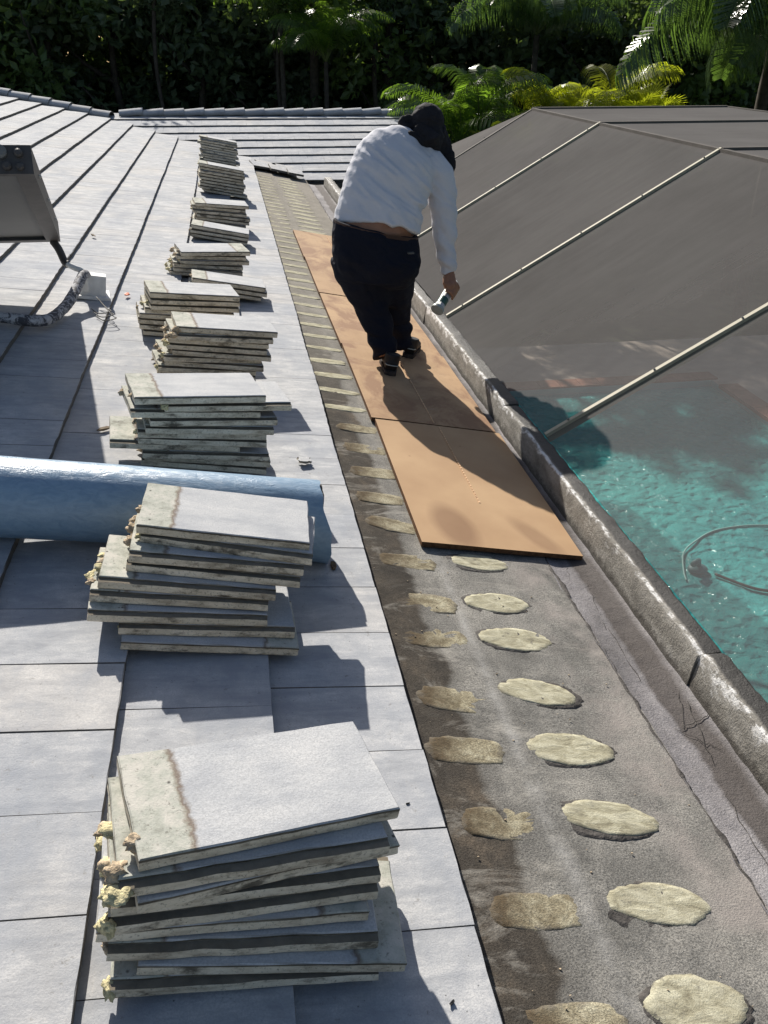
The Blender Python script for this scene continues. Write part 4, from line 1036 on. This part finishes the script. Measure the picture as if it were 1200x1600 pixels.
body.ball((0, .102, -.02), (.014, .02, .022), 8, 6, HM); body.ball((0, .094, -.062), (.024, .012, .008), 8, 6, HM)
# right hand closed round the tube
TA, TB = V((.772, 4.79, .212)), V((.915, 4.955, .332)); ta = (TB-TA).normalized(); TR = 0.029
G = TA+(TB-TA)*0.66; wr_ = V((.870, 4.924, .390)); u1 = (wr_-G); u1 = (u1-ta*u1.dot(ta)).normalized(); u2 = ta.cross(u1)
if u2.x < 0: u2 = -u2
def cyl(a, rad, along): return G+u1*(cos(a)*rad)+u2*(sin(a)*rad)+ta*along
palm = G+u1*(TR+.016)+u2*.012
body.tube([wr_, wr_*.5+palm*.5+u2*.004, palm+u2*.012], [(.029, .034), (.028, .043), (.021, .048)], 14, ta)
body.ball(palm+u2*.006, (.035, .034, .030))
for q, (al_, ln) in enumerate(((.040, 2.4), (.0135, 2.6), (-.0135, 2.45), (-.038, 2.1))):
    pts = []; rr = []
    for i in range(7):
        t = i/6; a = 0.35+t*ln; pts.append(cyl(a, TR+.012, al_+.004*sin(t*3))); rr.append(.0122-.0034*t+(.0009 if i in (2, 4) else 0))
    body.tube([palm+u2*.008+ta*al_*.8]+pts, [.011]+rr, 10)
pts = [palm-u2*.006+ta*.03, cyl(-.55, TR+.016, .042), cyl(-1.15, TR+.012, .034), cyl(-1.75, TR+.010, .018)]
body.tube(pts, [.014, .0125, .0115, .009], 10)
# left hand resting on the thigh
lw = V((.465, 5.03, .49)); lp = lw+V((.01, -.05, -.07)); body.tube([lw, lw+V((.004, -.02, -.035)), lp], [(.026, .03), (.022, .036), (.015, .04)], 12, V((1, 0, 0)))
for q in range(4):
    o0 = lp+V((-.033+.022*q, 0, 0)); body.tube([o0, o0+V((0, -.022, -.026)), o0+V((0, -.03, -.052)), o0+V((0, -.028, -.07+.006*abs(q-1)))], [.0105, .010, .009, .0075], 8)
o0 = lp+V((.03, .005, .02)); body.tube([o0, o0+V((.03, -.01, -.02)), o0+V((.038, -.02, -.045))], [.013, .011, .008], 8)
person = add('person', remeshed('person', body, 0.0058, 'skin', 3))
tag(person, 'man in white long sleeved shirt and black trousers, stooping with a tube in hand', 'person')
for sx in (-1, 1):
    e = MB(); e.ball((sx*.032, .088, .005), (.013, .011, .011), 8, 6, HM); add('eye', e.mesh('eye', 'eye_white', True), parent=person)
# shirt
def folds(p):
    q = V(p); acr = q.x*.66+q.z*.75; alo = q.x*.75-q.z*.66
    f1 = abs(noise.noise(V((acr*19, alo*3.4, q.y*1.5)))); f2 = abs(noise.noise(V((acr*31+3, alo*6, q.y*3))))
    mid = max(0.0, 1-((q.x-.55)/.26)**2)*max(0.0, 1-((q.z-.88)/.24)**2)
    hem = max(0.0, 1-max(0.0, (q.z-0.66+(q.x-.42)*.23))/0.12)
    slv = max(0.0, 1-abs(q.z-.56)/.30) if q.x > .79 else 0
    return 0.034*(0.22-f1)*(.30+mid)+0.014*(0.22-f2)*(.4+mid)+hem*0.013*noise.noise(V((q.x*10, q.y*8, q.z*14)))+slv*0.007*sin(q.z*62+q.x*35+2*noise.noise(q*6))
sh = MB(); torso(sh, 1.0, 0.0); limb(sh, ARM_R); limb(sh, ARM_L)
sh.ball((.703, 5.005, 1.02), (.098, .088, .088)); sh.ball((.44, 5.01, 1.03), (.105, .088, .088)); sh.ball((.569, 4.985, 1.019), (.195, .12, .10))
shirt = add('shirt', remeshed('shirt', sh, 0.0085, 'white_cotton', 7, folds), parent=person)
# trousers
def pfolds(p):
    q = V(p); return 0.014*noise.noise(V((q.x*5, q.y*5, q.z*9)))+0.008*noise.noise(V((q.x*11, q.y*11, q.z*20)))+(0.01*sin(q.z*55) if q.z < .08 else 0)
tr = MB(); shear = lambda z, x: z-(x-.42)*.21*min(1, max(0, (z-.45)/.15))
tr.tube([(.42, 4.855, .672), (.42, 4.855, .60), (.42, 4.85, .52), (.42, 4.87, .43)], [(.243, .158), (.252, .17), (.258, .185), (.23, .165)], 24, V((0, -1, .05)))
for v in tr.v: v.z = shear(v.z, v.x)
limb(tr, LEG_L); limb(tr, LEG_R)
tr.tube([(.415, 4.88, .47), (.44, 4.92, .36), (.475, 4.95, .24), (.49, 4.95, .19)], [(.17, .14), (.13, .115), (.07, .085), (.04, .05)], 14, V((0, 1, 0)))
for cx in (.31, .53): tr.ball((cx, 4.825, .50-(cx-.42)*.2), (.14, .125, .15))
add('trousers', remeshed('trousers', tr, 0.0085, 'navy_denim', 6, pfolds), parent=person)
# belt, skin gap, back pocket button
bl = MB(); N = 40; vs = []; fs = []
for k in range(N):
    a = 2*pi*k/N
    for h in (-.016, .016):
        vs.append(V((.42+cos(a)*.240, 4.855+sin(a)*.157, .664+h*.6-cos(a)*.051)))
for k in range(N): fs.append((2*k, 2*((k+1) % N), 2*((k+1) % N)+1, 2*k+1))
add('belt', mesh_of('belt', vs, fs, 'belt_leather', True), parent=person)
b = MB(); b.box((.565, 4.664, .565), (.60, 4.69, .573)); add('pocket_trim', b.mesh('pocket_trim', 'screw'), parent=person)
# shoes
def shoe(x, y, rz, pitch=0.0):
    z0 = groundz(x)
    M = Matrix.Translation((x, y, z0)) @ Matrix.Rotation(AL, 4, 'Y') @ Matrix.Rotation(rz, 4, 'Z') @ Matrix.Rotation(pitch, 4, 'X')
    s = MB(); s.tube([(0, -.005, .045), (0, .03, .06), (0, .10, .058), (0, .18, .045), (0, .25, .034), (0, .285, .030)], [(.036, .034), (.041, .052), (.043, .048), (.050, .036), (.046, .026), (.02, .014)], 16, V((0, 0, 1)))
    s.tube([(0, .03, .05), (0, .035, .12)], [.045, .048], 14)
    o = add('shoe', remeshed('shoe', s, 0.006, 'shoe_black', 3), M, person)
    t = MB(); vs = []; fs = []; out = [(-.034, -.02), (0, -.034), (.034, -.02), (.043, .05), (.045, .12), (.053, .19), (.046, .26), (.0, .295), (-.046, .26), (-.053, .19), (-.043, .12), (-.041, .05)]; n = len(out)
    for z, k in ((0, 1), (.016, 1.03), (.024, .98)):
        for a, b_ in out: vs.append((a*k, b_*k, z))
    fs = [tuple(range(n-1, -1, -1)), tuple(range(2*n, 3*n))]
    for r in range(2):
        for k in range(n): fs.append((r*n+k, r*n+(k+1) % n, (r+1)*n+(k+1) % n, (r+1)*n+k))
    add('sole', mesh_of('sole', vs, fs, 'shoe_sole'), M, o)
    c = MB(); c.tube([(-.038, .0, .062), (-.03, -.032, .066), (0, -.043, .068), (.03, -.032, .066), (.038, .0, .062)], .003, 6); add('heel_piping', c.mesh('heel_piping', 'tube_metal', True), M, o)
shoe(.468, 4.655, -0.12); shoe(.655, 5.045, -0.35)
# dark cap and neck cloth
hw = MB(); hw.ball((0, -.005, .035), (.098, .118, .108), 18, 12, HM)
hw.ball((0, -.045, -.02), (.092, .085, .10), 16, 10, HM)
hw.tube([HM @ V((-.07, -.06, .01)), HM @ V((-.105, -.075, .012)), HM @ V((-.128, -.085, -.005)), HM @ V((-.150, -.085, -.035))], [.022, .026, .022, .008], 10)
hw.tube([HM @ V((-.07, -.06, -.03)), HM @ V((-.115, -.085, -.045)), HM @ V((-.135, -.09, -.075))], [.02, .018, .007], 10)
cap = add('head_cloth', remeshed('head_cloth', hw, 0.006, 'black_cotton', 4, lambda p: 0.006*noise.noise(V(p)*26)+0.006*noise.noise(V(p)*11)), parent=person)
ck = MB()
nb = V((.652, 5.038, 1.107))
ck.tube([nb+V((-.085, -.035, .01)), nb+V((-.03, -.075, .028)), nb+V((.045, -.085, .0)), nb+V((.10, -.06, -.045)), nb+V((.14, -.0, -.075))], [(.018, .028), (.020, .031), (.022, .033), (.028, .028), (.028, .028)], 10)
ck.tube([HC+HX*.05-HF*.03-HU*.02, V((.81, 5.072, 1.078)), V((.843, 5.055, 1.014)), V((.867, 5.038, .954)), V((.88, 5.03, .924))], [(.057, .08), (.047, .08), (.034, .066), (.021, .048), (.008, .02)], 14)
ck.tube([HC-HF*.07-HU*.05, HC-HF*.10-HU*.10+HX*.03, V((.767, 5.038, 1.036))], [(.08, .05), (.075, .04), (.05, .03)], 12)
add('neck_cloth', remeshed('neck_cloth', ck, 0.0065, 'black_cotton', 3, lambda p: 0.007*noise.noise(V(p)*20)+0.004*noise.noise(V(p)*40)), parent=person)
# the tube he holds
hand_tube = empty('sealant_tube', TA)
tag(hand_tube, 'short pale and dark green tube held in the bending man\'s hand', 'tube')
side = ta.cross(V((0, 0, 1))).normalized()
b = MB(); b.tube([TA+ta*.004, TA+ta*.012, TA+ta*.012, TB-ta*.03, TB-ta*.028, TB], [.033, .034, TR, TR, .022, .018], 20, side); add('barrel', b.mesh('barrel', 'tube_white', True), parent=hand_tube)
b = MB(); b.tube([TA+ta*.045, TA+ta*.095], [TR+.0006]*2, 20, side, False); add('label_band', b.mesh('label_band', 'tube_green', True), parent=hand_tube)
b = MB(); b.tube([TA-ta*.004, TA-ta*.002, TA+ta*.014], [.028, .0395, .040], 24, side); o = b.mesh('end_cap', 'tube_metal'); smooth_angle(o); add('end_cap', o, parent=hand_tube)
# ------------------------------------------------------------------ vegetation
def crown_mesh(name, n, rad, leaf, seed, mat, clumps=26):
    """Leaf sized faces gathered in clumps through an uneven crown."""
    rnd = random.Random(seed); vs = []; fs = []
    cl = []
    for i in range(clumps):
        d = V((rnd.gauss(0, 1), rnd.gauss(0, 1), rnd.gauss(0, 1))).normalized()*rnd.random()**0.4
        cl.append((V((d.x*rad[0], d.y*rad[1], d.z*rad[2])), rnd.uniform(.22, .5)*min(rad)))
    for i in range(n):
        c, r = rnd.choice(cl); d = V((rnd.gauss(0, 1), rnd.gauss(0, 1), rnd.gauss(0, .8))).normalized()*rnd.random()**0.5*r
        p = c+d; t = (V((rnd.gauss(0, 1), rnd.gauss(0, 1), rnd.gauss(-.5, .6)))).normalized(); s = t.cross(V((rnd.gauss(0, 1), rnd.gauss(0, 1), rnd.gauss(0, 1)))).normalized()
        L = leaf*rnd.uniform(.6, 1.3); w = L*rnd.uniform(.22, .34); nn = t.cross(s)*L*.08; b = len(vs)
        vs += [p, p+t*L*.45+s*w+nn, p+t*L, p+t*L*.45-s*w+nn]; fs.append((b, b+1, b+2, b+3))
    return mesh_of(name, vs, fs, mat)
def trunk_mesh(h, r, seed, limbs=5):
    rnd = random.Random(seed); mb = MB(); pts = [V((0.25*noise.noise(V((seed, i*.5, 0)))*i*.3, .25*noise.noise(V((i*.5, seed, 3)))*i*.3, h*i/7)) for i in range(8)]
    mb.tube(pts, [r*(1.15-.9*i/7) for i in range(8)], 9)
    for i in range(limbs):
        k = rnd.randint(3, 6); a = rnd.random()*6.28; p = pts[k]; e = p+V((cos(a)*1.3, sin(a)*1.3, rnd.uniform(.6, 1.6)))
        mb.tube([p, p.lerp(e, .5)+V((0, 0, -.1)), e], [r*.45, r*.32, r*.1], 6)
    return mb.mesh('trunk', 'bark', True)
CR = [crown_mesh('crown', 3900, (2.3, 2.0, 2.3), 0.24, 200+i, 'leaf_dark' if i != 2 else 'leaf_mid') for i in range(4)]
TRK = [trunk_mesh(5.2, .13, i) for i in range(3)]
kinds = ['slender dark tree', 'tall dark leafy tree', 'dense dark tree', 'deep green tree']
def tree(x, y, top, sc, i, label, group='dark trees behind the roofs'):
    base = GZ-0.05; t = empty('broadleaf_tree', (x, y, base)); tag(t, label, 'tree', group)
    add('trunk', TRK[i % 3], Matrix.Translation((x, y, base)) @ Matrix.Diagonal((1, 1, (top-base)/6.2, 1)), t)
    add('crown', CR[i % 4], Matrix.Translation((x, y, top-2.2*sc)) @ Matrix.Rotation(i*1.7, 4, 'Z') @ Matrix.Diagonal((sc, sc, sc, 1)), t)
    if top > 4.5:
        add('crown', CR[(i+1) % 4], Matrix.Translation((x+.4, y+.3, top-5.0*sc)) @ Matrix.Rotation(i*2.3, 4, 'Z') @ Matrix.Diagonal((sc*1.05, sc, sc*.9, 1)), t)
where = ['behind the left end of the hip ridge', 'behind the hip ridge', 'behind the meeting of both ridges', 'behind the left part of the far ridge', 'behind the middle of the far ridge', 'behind the far ridge, left of the man', 'directly behind the man\'s head', 'right of the man\'s head', 'behind the bright palm', 'behind the screened enclosure\'s far corner', 'behind the enclosure\'s middle', 'left of the drooping palm', 'behind the drooping palm', 'beyond the right edge of the enclosure']
for i in range(14):
    x = -8.5+i*1.95+random.uniform(-.4, .4); y = 23.4+random.uniform(-.6, .6)
    tree(x, y, 4.2+random.uniform(-.3, .4), 1.05, i, 'dark leafy tree in the front row '+where[i], 'front row of dark trees')
for i in range(13):
    x = -9.5+i*2.35+random.uniform(-.4, .4); y = 26.8+random.uniform(-.5, .5)
    tree(x, y, 5.4+random.uniform(-.4, .4), 1.2, i+5, 'taller dark tree of the second row '+where[i], 'second row of dark trees')
# the far wood behind them reads as one mass
rnd = random.Random(5); vs = []; fs = []
for i in range(26000):
    p = V((rnd.uniform(-17, 27), 30+rnd.gauss(0, .9), GZ+rnd.random()*9.0)); t = V((rnd.gauss(0, 1), rnd.gauss(0, .5), rnd.gauss(-.4, .7))).normalized(); s = t.cross(V((rnd.gauss(0, .4), 1, rnd.gauss(0, .4)))).normalized()
    L = rnd.uniform(.28, .6); w = L*.32; b = len(vs); vs += [p, p+t*L*.5+s*w, p+t*L, p+t*L*.5-s*w]; fs.append((b, b+1, b+2, b+3))
tag(add('far_wood', mesh_of('far_wood', vs, fs, 'leaf_dark')), kind='stuff')
# hanging stems and pale trunks that catch the eye
for k, (x, y, h, r) in enumerate(((-5.8, 21.6, 5.4, .05), (-1.7, 21.5, 5.6, .045), (0.95, 21.3, 5.2, .05), (3.2, 21.7, 5.5, .06))):
    t = MB(); t.tube(catmull([(x, y, GZ), (x+.08, y, GZ+h*.35), (x-.05, y+.1, GZ+h*.7), (x+.12, y, GZ+h)]), r, 7)
    o = empty('sapling', (x, y, GZ)); tag(o, 'thin pale trunk of a sapling '+['near the left edge of the picture', 'behind the left of the far ridge', 'behind the far ridge left of the man', 'just right of the man\'s head'][k], 'tree', 'saplings in front of the dark trees')
    add('trunk', t.mesh('trunk', 'bark', True), parent=o)
    add('crown', CR[k], Matrix.Translation((x+.1, y+.1, GZ+h)) @ Matrix.Scale(.28, 4), o)

def frond_mesh(L, n, leaf, droop, mat, seed, curl=0.9, wl=0.022):
    """Feather palm frond: x outward, arching over, leaflets on both sides."""
    rnd = random.Random(seed); vs = []; fs = []; mi = []; pts = []
    ang = 1.15; p = V((0, 0, 0)); N = 22
    for i in range(N+1):
        pts.append(p.copy()); a = ang-curl*2.0*(i/N)**1.25; p = p+V((cos(a), 0, sin(a)))*(L/N)
    def strip(q):
        b = len(vs)
        for a_, b_ in q: vs.extend((a_, b_))
        for k in range(len(q)-1): fs.append((b+2*k, b+2*k+1, b+2*k+3, b+2*k+2)); mi.append(0)
    for k in range(n):
        t = 0.14+0.86*k/n; f = t*N; i = min(int(f), N-1); q = pts[i].lerp(pts[i+1], f-i); tg = (pts[i+1]-pts[i]).normalized(); nr = V((-tg.z, 0, tg.x))
        ll = leaf*(0.35+1.1*math.sin(pi*min(1, t*0.93+.07))**.7)*rnd.uniform(.85, 1.1)
        for sd in (-1, 1):
            d = (V((0, sd, 0))*0.85+tg*0.55+nr*rnd.uniform(.15, .35)).normalized(); w = tg*wl*rnd.uniform(.7, 1.1)
            a = q; b = q+d*ll*.4; c = b+(d*.75+V((0, 0, -droop*.6))).normalized()*ll*.32; e = c+(d*.4+V((0, 0, -droop))).normalized()*ll*.30
            strip([(a-w*.3, a+w*.3), (b-w, b+w), (c-w*.8, c+w*.8), (e-w*.06, e+w*.06)])
    m = MB(); m.tube(pts[::2], [max(.004, .016*(1-i/12)) for i in range(len(pts[::2]))], 5)
    b = len(vs); vs += m.v; fs += [tuple(b+i for i in f) for f in m.f]; mi += [1]*len(m.f)
    return mesh_of('frond', vs, fs, [mat, 'frond_stem'], False, mi)
def fan_mesh(R, n, mat, seed):
    rnd = random.Random(seed); vs = []; fs = []; mi = []
    st = V((R*.9, 0, R*.5)); 
    for k in range(n):
        a = -1.9+3.8*k/(n-1); d = V((cos(a)*.8, sin(a), .35*cos(a))).normalized(); L = R*(.75+.25*cos(a))*rnd.uniform(.92, 1.05); s = d.cross(V((-.4, 0, 1))).normalized()*R*.045; b = len(vs)
        m = st+d*L*.6; e = st+d*L+V((0, 0, -L*.12)); vs += [st, m+s, e, m-s]; fs += [(b, b+1, b+2, b+3)]; mi.append(0)
    mb = MB(); mb.tube([(0, 0, 0), st*.5+V((0, 0, .05)), st], .012, 5); b = len(vs); vs += mb.v; fs += [tuple(b+i for i in f) for f in mb.f]; mi += [1]*len(mb.f)
    return mesh_of('frond', vs, fs, [mat, 'frond_stem'], False, mi)
FR = {m: [frond_mesh(1.75, 58, .42, .9, m, i, 0.9, .0135) for i in range(2)] for m in ('frond_green', 'frond_yellow')}
WP_ = [frond_mesh(2.9, 96, .80, 2.8, 'frond_deep', 9+i, 0.95, .0145) for i in range(3)]
FAN = [fan_mesh(.55, 22, 'frond_yellow', i) for i in range(2)]
def palm(x, y, ztop, fr, n, sc, label, el0=0.0, el1=.9, stem=.06, group=None, stems=1, spread=0.25):
    o = empty('palm', (x, y, GZ-.05)); tag(o, label, 'palm', group); rnd = random.Random(int(x*100+y*7))
    for s in range(stems):
        a = 6.28*s/stems; bx, by = x+cos(a)*spread*(stems > 1), y+sin(a)*spread*(stems > 1)
        zt = ztop-0.35*s*(stems > 1)*.5
        m = MB(); m.tube([(x+cos(a)*.1, y+sin(a)*.1, GZ-.05), (bx*.6+x*.4, by*.6+y*.4, (GZ+zt)/2), (bx, by, zt)], [stem*1.2, stem, stem*.8], 9); add('trunk', m.mesh('trunk', 'bark', True), parent=o)
        for k in range(n//stems):
            az = 6.28*(k+.4*rnd.random())/(n//stems)+s; el = rnd.uniform(el0, el1)
            add('frond', rnd.choice(fr), Matrix.Translation((bx, by, zt)) @ Matrix.Rotation(az, 4, 'Z') @ Matrix.Rotation(-el*.6+.25, 4, 'Y') @ Matrix.Rotation(rnd.gauss(0, .2), 4, 'X') @ Matrix.Scale(sc*rnd.uniform(.8, 1.12), 4), o)
palm(4.05, 16.8, 0.15, FR['frond_green'], 18, .95, 'green feather palm with arching fronds just right of the man\'s head', 0, 1.1, .05, None, 3, .3)
palm(4.35, 15.2, -0.1, FAN+FR['frond_yellow'][:1], 12, .62, 'low yellow green palm glowing in sun at the enclosure\'s left corner', 0, 1.0, .04)
palm(5.0, 15.9, 0.05, FAN, 16, .45, 'small round bright shrub palm on the enclosure corner', 0, 1.4, .03)
palm(6.35, 16.2, 0.4, FR['frond_yellow'], 16, .85, 'yellowish feather palm behind the enclosure\'s far edge', 0, 1.0, .05, None, 3, .35)
palm(7.15, 15.8, 0.30, FAN, 10, .8, 'bright yellow fan palm standing behind the enclosure\'s flat top', .3, 1.4, .04)
palm(5.55, 16.6, 0.35, FR['frond_yellow'], 10, .75, 'bronze green palm left of the bright fan palm', 0, .9, .04)
palm(8.55, 13.9, 1.55, WP_, 26, 1.0, 'large drooping palm with long hanging leaflets at the right edge', -.7, 1.1, .10)
palm(9.4, 15.8, 2.2, WP_, 16, .9, 'tall drooping palm behind the large one at the right edge', -.2, 1.1, .12)
palm(8.9, 13.2, 0.25, FAN+FR['frond_green'], 10, .6, 'low palm at the foot of the large drooping palm', 0, 1.2, .04)
palm(1.9, 20.6, 1.2, FR['frond_green'], 14, 1.0, 'shaded feather palm behind the far ridge, left of the man\'s head', 0, 1.0, .06)
palm(6.5, 20.3, 1.75, WP_[:2], 14, .75, 'shaded drooping palm among the dark trees above the enclosure', -.2, 1.0, .08)
palm(1.0, 21.2, 2.0, FR['frond_green'], 12, .9, 'feather palm high among the dark trees near the top of the picture', 0, 1.0, .06)
# two tall trees added, crowns out of view, to shade the far half of the pool
for k, (x, y) in enumerate(((1.7, 22.0), (3.5, 22.3))):
    o = empty('broadleaf_tree', (x, y, GZ)); tag(o, ['tall bare stemmed tree behind the far ridge left of the man', 'tall bare stemmed tree right of the man\'s head'][k], 'tree', 'tall stemmed trees beyond the enclosure')
    m = MB(); m.tube([(x, y, GZ), (x+.1, y, 2), (x-.05, y+.1, 6.0)], [.13, .1, .06], 9); add('trunk', m.mesh('trunk', 'bark', True), parent=o)
    for q in range(2): add('crown', CR[q], Matrix.Translation((x+(q-.5)*.9, y, 6.05)) @ Matrix.Rotation(q*1.3+k, 4, 'Z') @ Matrix.Diagonal((.62, .4, .27, 1)), o)
